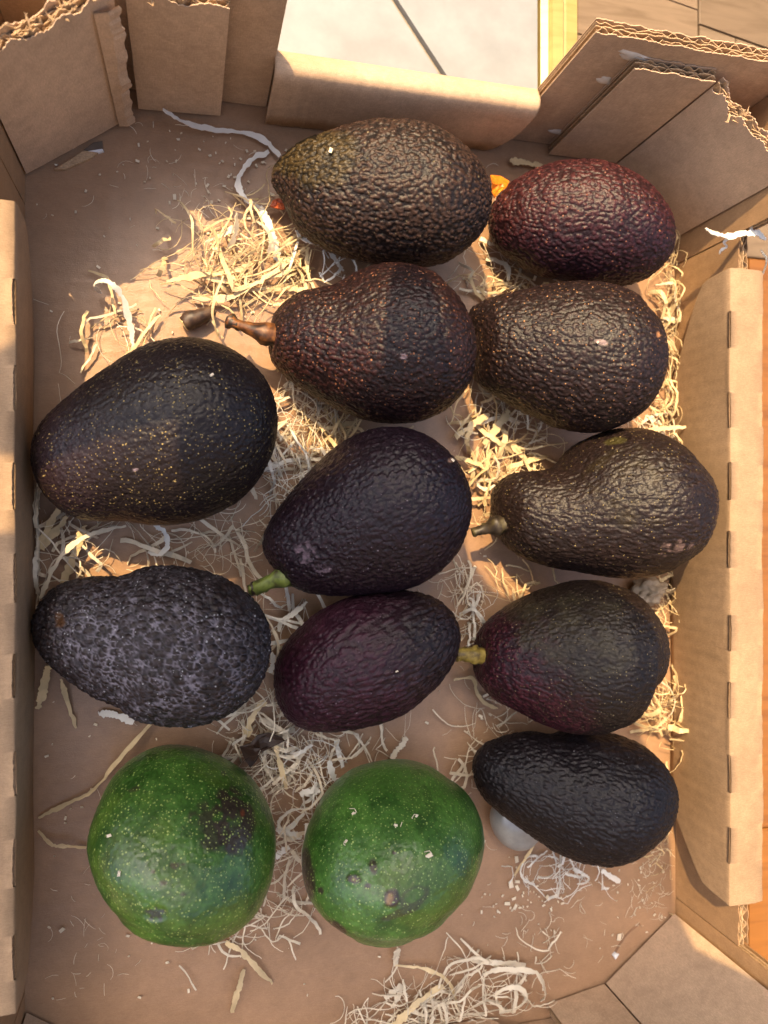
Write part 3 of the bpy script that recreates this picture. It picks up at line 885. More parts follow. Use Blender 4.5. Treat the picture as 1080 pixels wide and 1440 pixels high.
def pigment_and_light(k, B, Ls, pp, b, cid, edge):  # skin colour of each fruit, with some sun and shade painted in
    n = len(Ls)
    u = Ls[:, 0] / (B.L / 2)
    N1 = fbm(Ls * 40 + k * 9, 60 + k, 4); N2 = fbm(Ls * 160 + k * 5, 80 + k, 4); N3 = fbm(Ls * 90 + 31 * k, 95 + k, 3)
    up = Ls[:, 1] / B.R
    C = lambda *c: np.repeat(np.array([c], float), n, 0)
    wax = np.zeros(n)
    jag = (N2 - .5) * 1.1
    if k == 1:
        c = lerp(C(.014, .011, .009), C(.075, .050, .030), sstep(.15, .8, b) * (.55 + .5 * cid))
        g = spot(pp, 440, 225, 70, 50, jag=(N1 - .5) * 2) * .8
        c = lerp(c, lerp(C(.020, .019, .007), C(.085, .075, .022), sstep(.1, .8, b)), g)
    elif k == 2:
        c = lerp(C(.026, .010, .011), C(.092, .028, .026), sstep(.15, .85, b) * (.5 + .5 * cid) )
        c = lerp(c, c * np.array([.55, .62, .95]), sstep(-.1, .6, -up + (N1 - .5)))  # lower side tinted darker and bluer, shading put into the colour
    elif k == 3:
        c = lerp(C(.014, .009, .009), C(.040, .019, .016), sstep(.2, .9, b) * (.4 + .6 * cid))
        g = spot(pp, 455, 500, 85, 60, jag=(N1 - .5) * 1.6)
        c = lerp(c, c * 1.3 + np.array([.012, .003, .002]), g * sstep(.3, .8, b))  # sunlit lower left painted as a warmer, brighter area
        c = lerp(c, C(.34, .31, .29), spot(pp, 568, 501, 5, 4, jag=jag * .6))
    elif k == 4:
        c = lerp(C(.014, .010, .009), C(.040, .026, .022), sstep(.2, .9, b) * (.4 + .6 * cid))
        c = lerp(c, C(.42, .38, .33), spot(pp, 846, 481, 8, 3, .2, jag=jag * 1.5) * .7)  # pale streak painted as a glint
        c = lerp(c, C(.50, .30, .12), spot(pp, 926, 470, 3, 4))
    elif k == 5:
        c = lerp(C(.011, .009, .009), C(.021, .017, .017), N1)
        c = lerp(c, C(.034, .024, .026), sstep(.2, .9, -u + (N1 - .5)) * .8)
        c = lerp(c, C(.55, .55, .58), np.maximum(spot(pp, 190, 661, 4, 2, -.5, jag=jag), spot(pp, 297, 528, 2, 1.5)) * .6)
    elif k == 6:
        c = lerp(C(.012, .008, .012), C(.026, .015, .022), sstep(.2, .9, b) * .6 + N1 * .4)
        g = spot(pp, 450, 795, 34, 22, .5, jag=(N3 - .5) * 3 + (1 - b) * .3) * sstep(.46, .58, fbm(Ls * 420, 12, 3))
        c = lerp(c, C(.20, .18, .20), g * .7); wax = g
        c = lerp(c, C(.40, .28, .16), spot(pp, 635, 647, 4, 3, jag=jag))  # small warm fleck of sun painted on the skin
    elif k == 7:
        c = lerp(C(.013, .010, .008), C(.030, .021, .016), sstep(.2, .9, b) * .6 + N1 * .4)
        g = spot(pp, 885, 690, 70, 45, .1, jag=(N1 - .5) * 2.4)  # warm sun glint painted in olive gold
        c = lerp(c, C(.042, .038, .015), g * .55 * sstep(.35, .65, N2))
        g = np.maximum(spot(pp, 866, 621, 16, 5, -.15, jag=jag * .7), 0)
        c = lerp(c, C(.075, .08, .02), g * .7)
        g = spot(pp, 950, 768, 24, 8, -.5, jag=(N3 - .5) * 3) * sstep(.46, .58, fbm(Ls * 420, 12, 3)) * (.3 + .7 * b)
        c = lerp(c, C(.27, .22, .17), g * .8); wax = g * .6
    elif k == 8:
        c = lerp(C(.012, .010, .009), C(.026, .020, .018), sstep(.2, .9, b))
        area = spot(pp, 225, 935, 135, 75, .25, soft=.5, jag=(N1 - .5) * 1.2)
        g = (1 - sstep(.04, .20, edge)) * (.35 + .65 * area) * sstep(.26, .46, N3 * .35 + N2 * .65)
        c = lerp(c, C(.25, .29, .31), g * (.25 + .75 * sstep(.35, .62, fbm(Ls * 330, 15, 3))))
        c = lerp(c, C(.085, .082, .092), area * .0 * sstep(.35, .7, N2))
        wax = g
        g = spot(pp, 84, 872, 9, 12, jag=jag); c = lerp(c, C(.09, .05, .016), g)
    elif k == 9:
        c = lerp(C(.022, .006, .013), C(.062, .018, .034), sstep(.15, .9, b) * .7 + N1 * .3)
        c = lerp(c, lerp(C(.014, .009, .010), C(.034, .024, .024), sstep(.15, .9, b)), sstep(-.2, .7, u + (N1 - .5) * 1.2))
    elif k == 10:
        c = lerp(C(.013, .010, .007), C(.034, .026, .017), sstep(.2, .9, b) * .6 + N1 * .4)
        g = sstep(.1, .9, -u - .6 * up + (N1 - .5) * 1.4)
        c = lerp(c, lerp(C(.024, .006, .011), C(.085, .020, .030), sstep(.2, .9, b)), g)
        g = spot(pp, 800, 890, 85, 45, .3, jag=(N1 - .5) * 2.6)
        c = lerp(c, C(.050, .050, .024), g * .75 * sstep(.3, .7, N2))
    elif k == 11:
        c = lerp(C(.008, .007, .008), C(.018, .015, .016), sstep(.2, .9, b) * .7 + N1 * .3)
    elif k == 12:
        c = lerp(C(.015, .052, .006), C(.060, .145, .022), sstep(.28, .72, N1 * .5 + N2 * .5))
        c = lerp(c, C(.070, .125, .012), sstep(.45, .75, N3) * .5)
        g = np.maximum.reduce([spot(pp, 330, 1160, 20, 46, -.25, jag=(N1 - .5) * 2.5), .8 * spot(pp, 298, 1160, 30, 24, .6, jag=(N1 - .5) * 3), spot(pp, 333, 1238, 9, 10, jag=jag), .7 * spot(pp, 187, 1108, 10, 6, jag=jag), .7 * spot(pp, 314, 1088, 4, 4, jag=jag)]) * sstep(.40, .48, N2 * .7 + N3 * .3)
        c = lerp(c, C(.028, .015, .013), g * .92)
        c = lerp(c, C(.13, .035, .014), spot(pp, 341, 1143, 3, 6, jag=jag))
        a = np.arctan2(pp[:, 1] - 1286, pp[:, 0] - 218)
        star = spot(pp, 218, 1286, 13, 8, jag=.35 * np.sin(5 * a) + jag * .6)
        c = lerp(c, C(.035, .035, .04), star * .85)
        for (x, y, r_) in ((230, 1241, 5), (246, 1217, 6), (216, 1226, 4), (257, 1258, 5), (258, 1216, 3)):
            c = lerp(c, C(.045, .028, .014), spot(pp, x, y, r_, r_ * .7, jag=jag) * .8)
    else:
        c = lerp(C(.016, .058, .007), C(.062, .155, .024), sstep(.28, .72, N1 * .5 + N2 * .5))
        c = lerp(c, C(.085, .150, .015), spot(pp, 580, 1250, 60, 45, jag=(N1 - .5) * 2) * .45)
        g = np.maximum.reduce([spot(pp, 432, 1230, 10, 38, -.12, soft=.2, jag=jag * .7), spot(pp, 474, 1304, 14, 7, .6, jag=jag * .6), spot(pp, 497, 1236, 11, 6, .2, jag=jag * .5), spot(pp, 525, 1219, 6, 12, -.2, jag=jag * .6), spot(pp, 517, 1246, 5, 4, jag=jag * .5), spot(pp, 554, 1199, 3, 3), spot(pp, 451, 1253, 4, 6, -.4, jag=jag)])
        c = lerp(c, C(.032, .020, .016), g * .93)
        sc = spot(pp, 550, 1263, 11, 14, .2, jag=jag * .6)
        c = lerp(c, C(.035, .022, .018), sc); c = lerp(c, C(.20, .12, .05), spot(pp, 548, 1264, 5, 9, .2, jag=jag * .6))
        c = lerp(c, C(.16, .10, .05), np.maximum(spot(pp, 498, 1237, 4, 2.5), 0))
        ring = np.clip(spot(pp, 583, 1262, 22, 13, -.5, jag=jag * .5) - spot(pp, 583, 1259, 14, 8, -.5, jag=jag * .5), 0, 1)
        tail = spot(pp, 565, 1283, 24, 5, -.35, jag=jag)
        c = lerp(c, C(.040, .038, .014), np.maximum(ring, tail) * .75)
    return np.clip(c * (np.array([.63, .50, .57]) if k < 12 else 1.1), .002, 1), wax

AVO = {
 1: 'brown green avocado with coarse pebbled skin lying against the far cardboard flap',
 2: 'dark red pebbled avocado in the corner below the right corner post',
 3: 'dark avocado with an orange brown stem pointing left at the loose straw',
 4: 'purple brown avocado with many orange flecks below the dark red one',
 5: 'large smooth black avocado with fine golden dots touching the left side flap',
 6: 'dark purple avocado with a short green stem at its lower left end',
 7: 'pear shaped brown black avocado with a dark stem leaning on the right side flap',
 8: 'rough black avocado with grey white waxy crevices beside the left side flap',
 9: 'wine purple wrinkled avocado lying between the rough black and the purple green one',
 10: 'purple and olive green avocado with a stubby yellow stem near the right wall',
 11: 'matt black wrinkled avocado with a shiny rounded piece under its left end',
 12: 'round green avocado with a large dark brown blotch and a star shaped end scar',
 13: 'round green avocado with small tan scab marks and a dark patch on its left edge'}

avocado = {}
for k in FRUIT:
    B = fruit_body(k, 230, 400) if k < 12 else fruit_body(k, 170, 280)
    sp, rel, stv, kind, lump, rough = LOOK[k]
    G = B.loc.copy()
    Nn = grid_normals(G)
    Ls = G.reshape(-1, 3)
    warp = np.stack([fbm(Ls * 220 + 5 * i + k, 30 + i, 2) - .5 for i in range(3)], -1) * .0016
    Q = (Ls + warp) / (sp * 1e-3) / np.array([stv, 1, 1]) + k * 13.7
    f1, f2, cid = worley(Q, seed=k)
    if kind == 'peb':
        b = np.clip(1.15 - (f1 / .62) ** 2, 0, 1)
    elif kind == 'net':
        b = sstep(0.0, .42, f2 - f1)
    else:
        b = .65 * np.clip(1.1 - (f1 / .62) ** 2, 0, 1) + .35 * sstep(.3, .7, fbm(Ls / np.array([.0075, .0022, .0022]) + k, 50 + k, 3))
    fine = fbm(Ls * 900, 77, 3) - .5
    lumps = fbm(Ls * 55 + 3 * k, 21 + k, 3) - .5
    ampn = .65 + .7 * fbm(Ls * 35 + k, 44, 2)
    d = 1.6 * rel * 1e-3 * (b - .55) * ampn * (.55 + .6 * cid if kind == 'peb' else 1) + lump * 1e-3 * lumps + .00012 * fine
    endf = np.repeat(sstep(0, .02, np.linspace(0, 1, B.nt)) * sstep(0, .02, 1 - np.linspace(0, 1, B.nt)), B.na)
    d = d * (.15 + .85 * endf)
    pp = project(to_world(B, Ls))
    if k in (12, 13):                                       # scabs stand proud, the blossom scar is sunk
        if k == 12: d -= .0009 * spot(pp, 218, 1286, 16, 11)
        else:
            for (x, y, r_) in ((550, 1263, 12), (498, 1237, 10), (525, 1221, 8)): d += .0005 * spot(pp, x, y, r_)
    Ls2 = Ls + Nn.reshape(-1, 3) * d[:, None]
    Wp = to_world(B, Ls2) - B.org
    # local frame of the object: x along the fruit
    col, wax = pigment_and_light(k, B, Ls, pp, b, cid, f2 - f1)
    me = bpy.data.meshes.new('avocado')
    me.from_pydata(Ls2.tolist(), [], [])
    me.clear_geometry()
    rows, cols = B.nt, B.na
    me.from_pydata(Ls2.tolist(), [], grid_faces(rows, cols, True))
    me.update()
    me.polygons.foreach_set('use_smooth', np.ones(len(me.polygons), dtype=bool))
    ca = me.color_attributes.new('pigment_and_light', 'FLOAT_COLOR', 'POINT')
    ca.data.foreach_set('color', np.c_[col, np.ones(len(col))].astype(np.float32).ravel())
    wa = me.attributes.new('wax', 'FLOAT', 'POINT'); wa.data.foreach_set('value', wax.astype(np.float32))
    fl = FLECK[k]
    me.materials.append(avo_mat('avocado_skin_%02d' % k, *fl, rough, fine=.85 if k < 12 else .35, fdist=.0005, coat=.0 if k < 12 else .25, spec=.30 if k < 12 else .5))
    o = bpy.data.objects.new('avocado', me)
    COL.objects.link(o)
    o.location = B.org.tolist()
    o.rotation_euler = (0, 0, math.atan2(B.ex[1], B.ex[0]))
    tag(o, AVO[k], 'avocado', 'avocados lying in the cardboard crate')
    bm = None
    avocado[k] = o
# turn faces outwards
for o in avocado.values():
    me = o.data
    p = me.polygons[len(me.polygons) // 2]
    if p.normal.dot(p.center) < 0: me.flip_normals()

def tube(mb, pts, rad, n=12, jit=0.0, seed=0, flat=1.0, caps=True):
    r = np.random.default_rng(seed)
    P = np.array(pts, float); m = len(P)
    T = np.gradient(P, axis=0); T /= np.linalg.norm(T, axis=1, keepdims=True)
    V = []
    for i in range(m):
        t = T[i]; ref = np.array([0, 0, 1.]) if abs(t[2]) < .9 else np.array([1., 0, 0])
        a = np.cross(t, ref); a /= np.linalg.norm(a); b = np.cross(a, t)
        for j in range(n):
            q = 2 * math.pi * j / n
            rr = rad[i] * (1 + jit * r.normal())
            V.append(P[i] + rr * (a * math.cos(q) + b * math.sin(q) * flat))
    F = grid_faces(m, n, True)
    V = V + [P[0], P[-1]]
    if caps:
        for j in range(n):
            F.append((m*n, (j+1) % n, j)); F.append((m*n+1, (m-1)*n + j, (m-1)*n + (j+1) % n))
    mb.add(V, F)

def curve(pts, n):
    """Catmull-Rom through the points"""
    P = np.array(pts, float)
    if len(P) == 2: 
        return P[0] + np.linspace(0, 1, n)[:, None] * (P[1] - P[0])
    Q = np.vstack([2 * P[0] - P[1], P, 2 * P[-1] - P[-2]])
    out = []
    for s in np.linspace(0, len(P) - 1 - 1e-6, n):
        i = int(s); t = s - i
        a, b, c, d = Q[i:i+4]
        out.append(.5 * (2*b + (c - a)*t + (2*a - 5*b + 4*c - d)*t*t + (3*b - a - 3*c + d)*t**3))
    return np.array(out)

def stem_mat(name, a, b_, c_):
    m, nt, b = new_mat(name)
    tc = nd(nt, 'ShaderNodeTexCoord')
    n = nd(nt, 'ShaderNodeTexNoise', Scale=230.0, Detail=5.0); nt.links.new(tc.outputs['Object'], n.inputs['Vector'])
    c = ramp(nt, n.outputs['Fac'], [(.36, a), (.5, b_), (.66, c_)]).outputs[0]
    nt.links.new(c, b.inputs['Base Color']); b.inputs['Roughness'].default_value = .5
    bp = nd(nt, 'ShaderNodeBump', Strength=.4, Distance=.0004); nt.links.new(n.outputs['Fac'], bp.inputs['Height']); nt.links.new(bp.outputs[0], b.inputs['Normal'])
    return m

def stem(k, pix, zs, rad, mat, seed=0, tip=None):
    """woody stalk growing from the stem end of fruit k through the given photo points"""
    o = avocado[k]; B = BODY[k]
    W = [np.array(at(x, y, z)) for (x, y), z in zip(pix, zs)]
    C = curve(W, 14)
    R = np.interp(np.linspace(0, 1, 14), np.linspace(0, 1, len(rad)), rad)
    R = R * (1 + .35 * np.exp(-((np.linspace(0, 1, 14) - .3) / .10) ** 2)); R[-2:] *= 1.15
    mb = MB(); tube(mb, C, R, 16, .09, seed)
    s = mb.build('stem', mat, None, smooth=True)
    if tip:
        mt = MB(); m_ = max(2, int(14 * tip))
        tube(mt, C[-m_:] , R[-m_:] * 1.06, 12, .16, seed + 9)
        d_ = mt.build('dried_tip', DRIED, None, smooth=True); d_.parent = s
    s.parent = o
    s.matrix_parent_inverse = (Matrix.Translation(o.location) @ o.rotation_euler.to_matrix().to_4x4()).inverted()
    return s
DRIED = stem_mat('dried_tip', (.012, .008, .006), (.028, .018, .012), (.05, .035, .022))
stem(3, [(398, 474), (376, 470), (352, 462), (333, 456), (323, 451)], [.030, .030, .029, .026, .024], [.0048, .0044, .0029, .0024, .0032], stem_mat('stem_rust', (.020, .009, .005), (.10, .036, .010), (.22, .085, .018)), 1, tip=.4)
stem(6, [(420, 800), (402, 809), (380, 818), (360, 827), (350, 830)], [.030, .028, .026, .023, .022], [.0050, .0044, .0034, .0036, .0020], stem_mat('stem_green', (.035, .028, .010), (.095, .125, .022), (.15, .19, .035)), 2, tip=.35)
stem(7, [(712, 736), (696, 740), (678, 745), (664, 749)], [.028, .027, .025, .024], [.0046, .0044, .0026, .0020], stem_mat('stem_dark', (.010, .007, .005), (.026, .018, .011), (.065, .052, .02)), 3)
stem(10, [(682, 922), (664, 921), (650, 920), (642, 920)], [.030, .030, .029, .0285], [.0042, .0036, .0034, .0032], stem_mat('stem_yellow', (.08, .05, .015), (.24, .17, .03), (.38, .29, .07)), 4)

# ------------------------------------------------------------------ wood wool
def ribbon(mb, C, w, th=.00022, tw0=0., tw1=0., taper=.35, jit=.0, seed=0):
    """curled shaving: flat strip along the curve C, slightly twisted, thinner at the ends"""
    C = np.asarray(C, float); m = len(C)
    T = np.gradient(C, axis=0); T /= np.linalg.norm(T, axis=1, keepdims=True) + 1e-12
    s = np.linspace(0, 1, m)
    tw = tw0 + (tw1 - tw0) * s
    up = np.array([0, 0, 1.])
    A = np.cross(T, up); A /= np.linalg.norm(A, axis=1, keepdims=True) + 1e-9
    N = np.cross(A, T)
    S = A * np.cos(tw)[:, None] + N * np.sin(tw)[:, None]
    M = np.cross(T, S)
    ww = w * .5 * (taper + (1 - taper) * np.clip(np.minimum(s, 1 - s) * 7, 0, 1))
    if jit:
        q = np.random.default_rng(seed)
        k = q.normal(size=m + 8); k = np.convolve(k, np.hanning(7) / np.hanning(7).sum(), 'same')[4:-4] * 1.6
        ww = ww * np.clip(1 + jit * 1.6 * k, .45, 1.6)
        C = C + S * (w * .10 * q.normal(size=m))[:, None]
    V = np.zeros((m, 4, 3))
    V[:, 0] = C - S * ww[:, None] - M * th; V[:, 1] = C + S * ww[:, None] - M * th
    V[:, 2] = C + S * ww[:, None] * .96 + M * th; V[:, 3] = C - S * ww[:, None] * .96 + M * th
    F = grid_faces(m, 4, True) + [(3, 2, 1, 0), (4*m-4, 4*m-3, 4*m-2, 4*m-1)]
    mb.add(V.reshape(-1, 3), F)

def traced(pix, zs=None, n=None):
    if zs is None:
        m = len(pix); zs = [.0012 + .0045 * math.sin(math.pi * i / max(m - 1, 1)) for i in range(m)]
    if isinstance(zs, (int, float)): zs = [zs] * len(pix)
    W = [np.array(at(x, y, z)) for (x, y), z in zip(pix, zs)]
    return curve(W, n or max(8, 7 * len(pix)))

PX = .00036
SH = [  # (material, label, photo points, heights, width px, twist start, twist end)
 (STRAW_W, 'long white shaving bending from the far left corner post towards the brown green avocado', [(229,154),(262,173),(300,182),(345,187),(372,198),(394,219)], [.012,.006,.003,.002,.002,.003], 7, .5, -.4),
 (STRAW_W, 'white S shaped shaving between the bare cardboard and the golden straw heap', [(378,213),(352,226),(335,253),(343,277),(366,293),(376,300)], None, 7, .3, -.5),
 (STRAW_W, 'pale wide shaving running down the right side of the golden straw heap', [(366,290),(377,315),(386,345),(394,376)], [.004,.008,.007,.002], 10, -.4, .3),
 (STRAW_W, 'thin white hook shaped shaving standing above the large smooth black avocado', [(140,412),(134,400),(146,395),(160,401),(172,418),(181,445),(185,470),(187,492)], [.004,.012,.018,.018,.014,.009,.005,.002], 7, .8, -.3),
 (STRAW, 'straight golden shaving pointing left across the sunlit cardboard', [(234,395),(280,387),(330,380),(368,366)], [.012,.008,.006,.004], 8, .1, .3),
 (STRAW, 'broad golden shaving sweeping up to the lower left of the brown green avocado', [(270,421),(317,419),(352,403),(392,376),(428,349)], [.003,.006,.008,.008,.005], 9, -.1, .4),
 (STRAW_P, 'pale slanting shaving at the top left of the golden straw heap', [(289,341),(312,330),(332,319)], [.004,.007,.008], 7, .3, .1),
 (STRAW_P, 'upright pale shaving standing at the top of the golden straw heap', [(333,299),(332,325),(321,351)], [.012,.010,.005], 7, 1.0, .5),
 (STRAW_P, 'pale curved shaving arching through the middle of the golden straw heap', [(362,311),(377,325),(381,345),(376,364)], [.007,.010,.009,.004], 7, .7, .2),
 (STRAW_P, 'short pale shaving lying diagonal in the golden straw heap', [(296,343),(314,362),(330,374)], None, 7, .2, .5),
 (STRAW, 'tan shaving leaning on the left side flap below the large black avocado', [(82,716),(68,742),(53,772)], [.010,.006,.002], 9, .2, .2),
 (STRAW, 'second tan shaving leaning beside the first below the large black avocado', [(94,726),(78,748),(58,772)], [.010,.006,.002], 9, .1, .3),
 (STRAW_P, 'long arching shaving from the rough black avocado up to the large black one', [(57,842),(72,806),(91,777),(124,753),(177,739)], [.012,.014,.016,.016,.010], 6, .6, .2),
 (STRAW, 'flat tan shaving crossing the shade left of the small sunlit patch', [(120,738),(106,775),(88,822)], [.006,.006,.004], 9, 0, .3),
 (STRAW_W, 'white curled shaving hanging below the middle of the large black avocado', [(216,739),(229,746),(235,758),(233,772),(222,780),(208,776)], [.016,.015,.012,.009,.006,.004], 6, .5, -.6),
 (STRAW, 'tan shaving poking out below the left end of the rough black avocado', [(68,936),(64,955),(58,980),(53,997)], [.010,.006,.003,.001], 9, .4, .1),
 (STRAW, 'thin tan shaving pointing down from the rough black avocado', [(86,955),(94,985),(107,1024)], [.008,.004,.001], 5, .2, .1),
 (STRAW_W, 'small white sliver under the lower edge of the rough black avocado', [(138,1003),(160,1005),(188,1016)], [.002,.003,.004], 8, 0, .2),
 (STRAW, 'long stiff sliver bent above the blotched green avocado', [(54,1150),(95,1130),(132,1111),(165,1070),(212,1018)], [.001,.002,.004,.006,.003], 4.5, .2, .6),
 (STRAW, 'thin sliver lying left of the blotched green avocado', [(54,1168),(72,1187),(95,1190),(121,1192)], None, 4, .3, 0),
 (STRAW_P, 'curled pale shaving bulging against the right wall beside the purple and olive avocado', [(928,958),(942,968),(949,985),(946,1000),(938,1010)], [.008,.010,.012,.012,.008], 6, 1.1, .8),
 (STRAW, 'straight straw sticking out over the right side flap above the pear shaped avocado', [(899,607),(940,602),(990,598)], [.012,.014,.020], 7, .3, .2),
 (STRAW_P, 'folded pale shaving pressed into the right edge below the dark red avocado', [(922,401),(948,399),(950,420),(957,445),(950,451),(932,446)], [.006,.010,.010,.008,.006,.004], 7, .9, .2),
 (STRAW, 'flat golden shaving in the sunlit gap left of the pear shaped avocado', [(681,625),(693,609),(706,593),(716,577)], [.004,.007,.009,.008], 10, .1, .1),
 (STRAW, 'grey tan shaving running out of shade towards the purple avocado', [(640,614),(655,604),(672,592),(688,582)], [.006,.007,.008,.008], 10, 0, .2),
 (STRAW, 'upright golden shaving on the sunlit straw beside the dark purple avocado', [(672,628),(668,652),(663,678)], [.010,.008,.003], 7, .3, .1),
 (STRAW_P, 'pale looped shaving at the bottom of the sunlit gap', [(693,640),(701,652),(699,670),(690,676),(678,674),(672,682),(684,688),(696,682)], .006, 5, .7, .2),
 (STRAW, 'golden shaving slanting down to the pear shaped avocado', [(717,620),(733,639),(748,656)], [.006,.007,.004], 8, .2, 0),
 (STRAW, 'straw stretched across the bare cardboard below the scabbed green avocado', [(556,1357),(598,1363),(624,1375),(638,1394),(643,1414)], None, 5, .2, .9),
 (STRAW, 'wide tan shaving rising from the near edge of the crate', [(553,1441),(572,1425),(590,1408),(624,1387)], [.004,.006,.006,.004], 9, .2, .2),
 (STRAW_P, 'flat pale shaving along the top of the curled straw near the front', [(661,1351),(700,1354),(739,1357)], None, 7, 0, .2),
 (STRAW_P, 'hooked pale shaving at the right end of the curled straw near the front', [(680,1371),(700,1364),(725,1364),(752,1367),(763,1382),(767,1400),(760,1408)], [.004,.008,.010,.012,.012,.008,.003], 7, .3, 1.0),
 (STRAW_P, 'looped pale shaving in the middle of the curled straw near the front', [(697,1397),(715,1389),(733,1391),(740,1404),(728,1417),(712,1422),(700,1412),(697,1396)], [.004,.007,.009,.010,.008,.006,.005,.004], 6, .4, .6),
 (STRAW_P, 'small bent shaving near the middle of the front edge', [(541,1404),(552,1395),(564,1389),(560,1402),(551,1417)], .003, 8, .1, .3),
 (STRAW_P, 'short upright shaving tucked under the scabbed green avocado', [(560,1334),(557,1346),(556,1358)], [.006,.003,.001], 8, .2, .4),
 (STRAW, 'tan shaving lying diagonal below the gap between the green avocados', [(317,1326),(336,1336),(355,1355),(383,1383)], None, 7, .1, .6),
 (STRAW, 'straight tan shaving standing on end below the blotched green avocado', [(343,1363),(335,1392),(326,1424)], None, 7, .2, .2),
 (STRAW_P, 'slanting pale shaving just above the scabbed green avocado', [(550,1067),(561,1052),(573,1038)], [.004,.006,.004], 9, .1, .1),
 (STRAW, 'straight tan shaving lying on the straw between the rough black and wine purple avocados', [(387,1045),(394,1075),(403,1110)], [.014,.013,.010], 6, .1, .2),
 (STRAW, 'broad tan shaving rising towards the lower right of the rough black avocado', [(347,1036),(354,1010),(372,985)], [.008,.012,.010], 9, .3, .1),
 (STRAW_W, 'white looped shaving in the gap between the two green avocados', [(432,1136),(408,1141),(394,1153),(393,1165),(405,1166),(428,1143)], [.008,.010,.010,.008,.006,.006], 6, .5, 1.0),
 (STRAW_W, 'white flat shaving bridging the gap between the two green avocados', [(388,1166),(404,1171),(424,1178)], [.006,.007,.006], 7, .1, .2),
 (STRAW_W, 'white slanted shaving low in the gap between the two green avocados', [(387,1206),(397,1198),(407,1191)], [.004,.005,.006], 9, .2, .1),
 (STRAW_W, 'bluish white shaving above the scabbed green avocado', [(422,1117),(434,1113),(450,1111)], [.010,.012,.012], 8, .2, .3),
 (STRAW_W, 'white shaving standing steep beside the scabbed green avocado', [(462,1070),(466,1084),(471,1098)], [.014,.013,.010], 8, .5, .3),
 (STRAW, 'thin curved shaving below the yellow stem', [(638,956),(664,954),(671,975),(684,990),(700,996)], [.002,.005,.005,.003,.001], 5, .3, .2),
 (STRAW_W, 'thick white twisted shaving hooked over the right wall near the far corner', [(992,321),(1008,329),(1026,332),(1048,328),(1066,328),(1077,338)], [.050,.054,.058,.0605,.062,.058], 9, .5, .1),
 (STRAW_W, 'little white curl hanging from the twisted shaving on the right wall', [(1034,331),(1026,334),(1018,341),(1022,346),(1014,352),(1012,357)], [.058,.056,.054,.052,.050,.048], 4, .6, 0),
 (STRAW_P, 'thin straw standing up behind the twisted shaving on the right wall', [(1054,331),(1061,306),(1068,283)], [.060,.062,.064], 4, .4, .4),
 (STRAW_P, 'pale loop of shaving hanging outside the right wall', [(1070,352),(1078,366),(1072,385),(1066,384)], [.058,.056,.050,.052], 6, .5, .2),
 (STRAW, 'flat grey shaving on the floor below the far end flap', [(717,227),(740,229),(763,234)], .003, 8, 0, .1),
 (STRAW_W, 'limp white shaving trailing under the brown green avocado', [(416,324),(424,335),(442,342),(461,350),(472,366),(483,381)], [.008,.010,.012,.012,.008,.003], 6, .6, -.2),
 (STRAW, 'thin twig leaning beside the shiny rounded piece', [(723,1231),(738,1208),(753,1185)], [.002,.008,.012], 3.5, .2, .2),
 (STRAW_W, 'white angular shaving outlining the left of the pale straw below the matt black avocado', [(756,1204),(742,1205),(732,1224),(738,1238),(752,1244)], [.004,.006,.007,.006,.004], 5, .4, .8),
 (STRAW_W, 'white hooked shaving at the right of the pale straw below the matt black avocado', [(806,1222),(818,1228),(828,1235),(822,1242),(812,1243)], .006, 6, .3, .9),
 (STRAW_W, 'white sliver of straw under the right half of the matt black avocado', [(846,1224),(858,1232),(872,1240)], [.006,.006,.004], 7, .1, .3),
 (STRAW_W, 'glossy white strip wedged between the rough black and wine purple avocados', [(382,918),(384,930),(380,946)], [.016,.014,.010], 7, .8, .3),
 (STRAW_W, 'glossy shaving bent between the purple avocado and the wine purple one', [(392,888),(396,874),(414,862),(432,846)], [.004,.006,.008,.008], 6, .2, .5),
]
for mat, label, pix, zs, w, t0, t1 in SH:
    mb = MB()
    C = traced(pix, zs)
    ribbon(mb, C, w * PX, .00022, t0, t1, .62, jit=.20, seed=len(label))
    p = C[len(C) // 2]
    o = mb.build('wood_shaving', mat, None, smooth=False, loc=tuple(float(q) for q in p))
    tag(o, label, 'wood shaving', 'single shavings of wood wool')

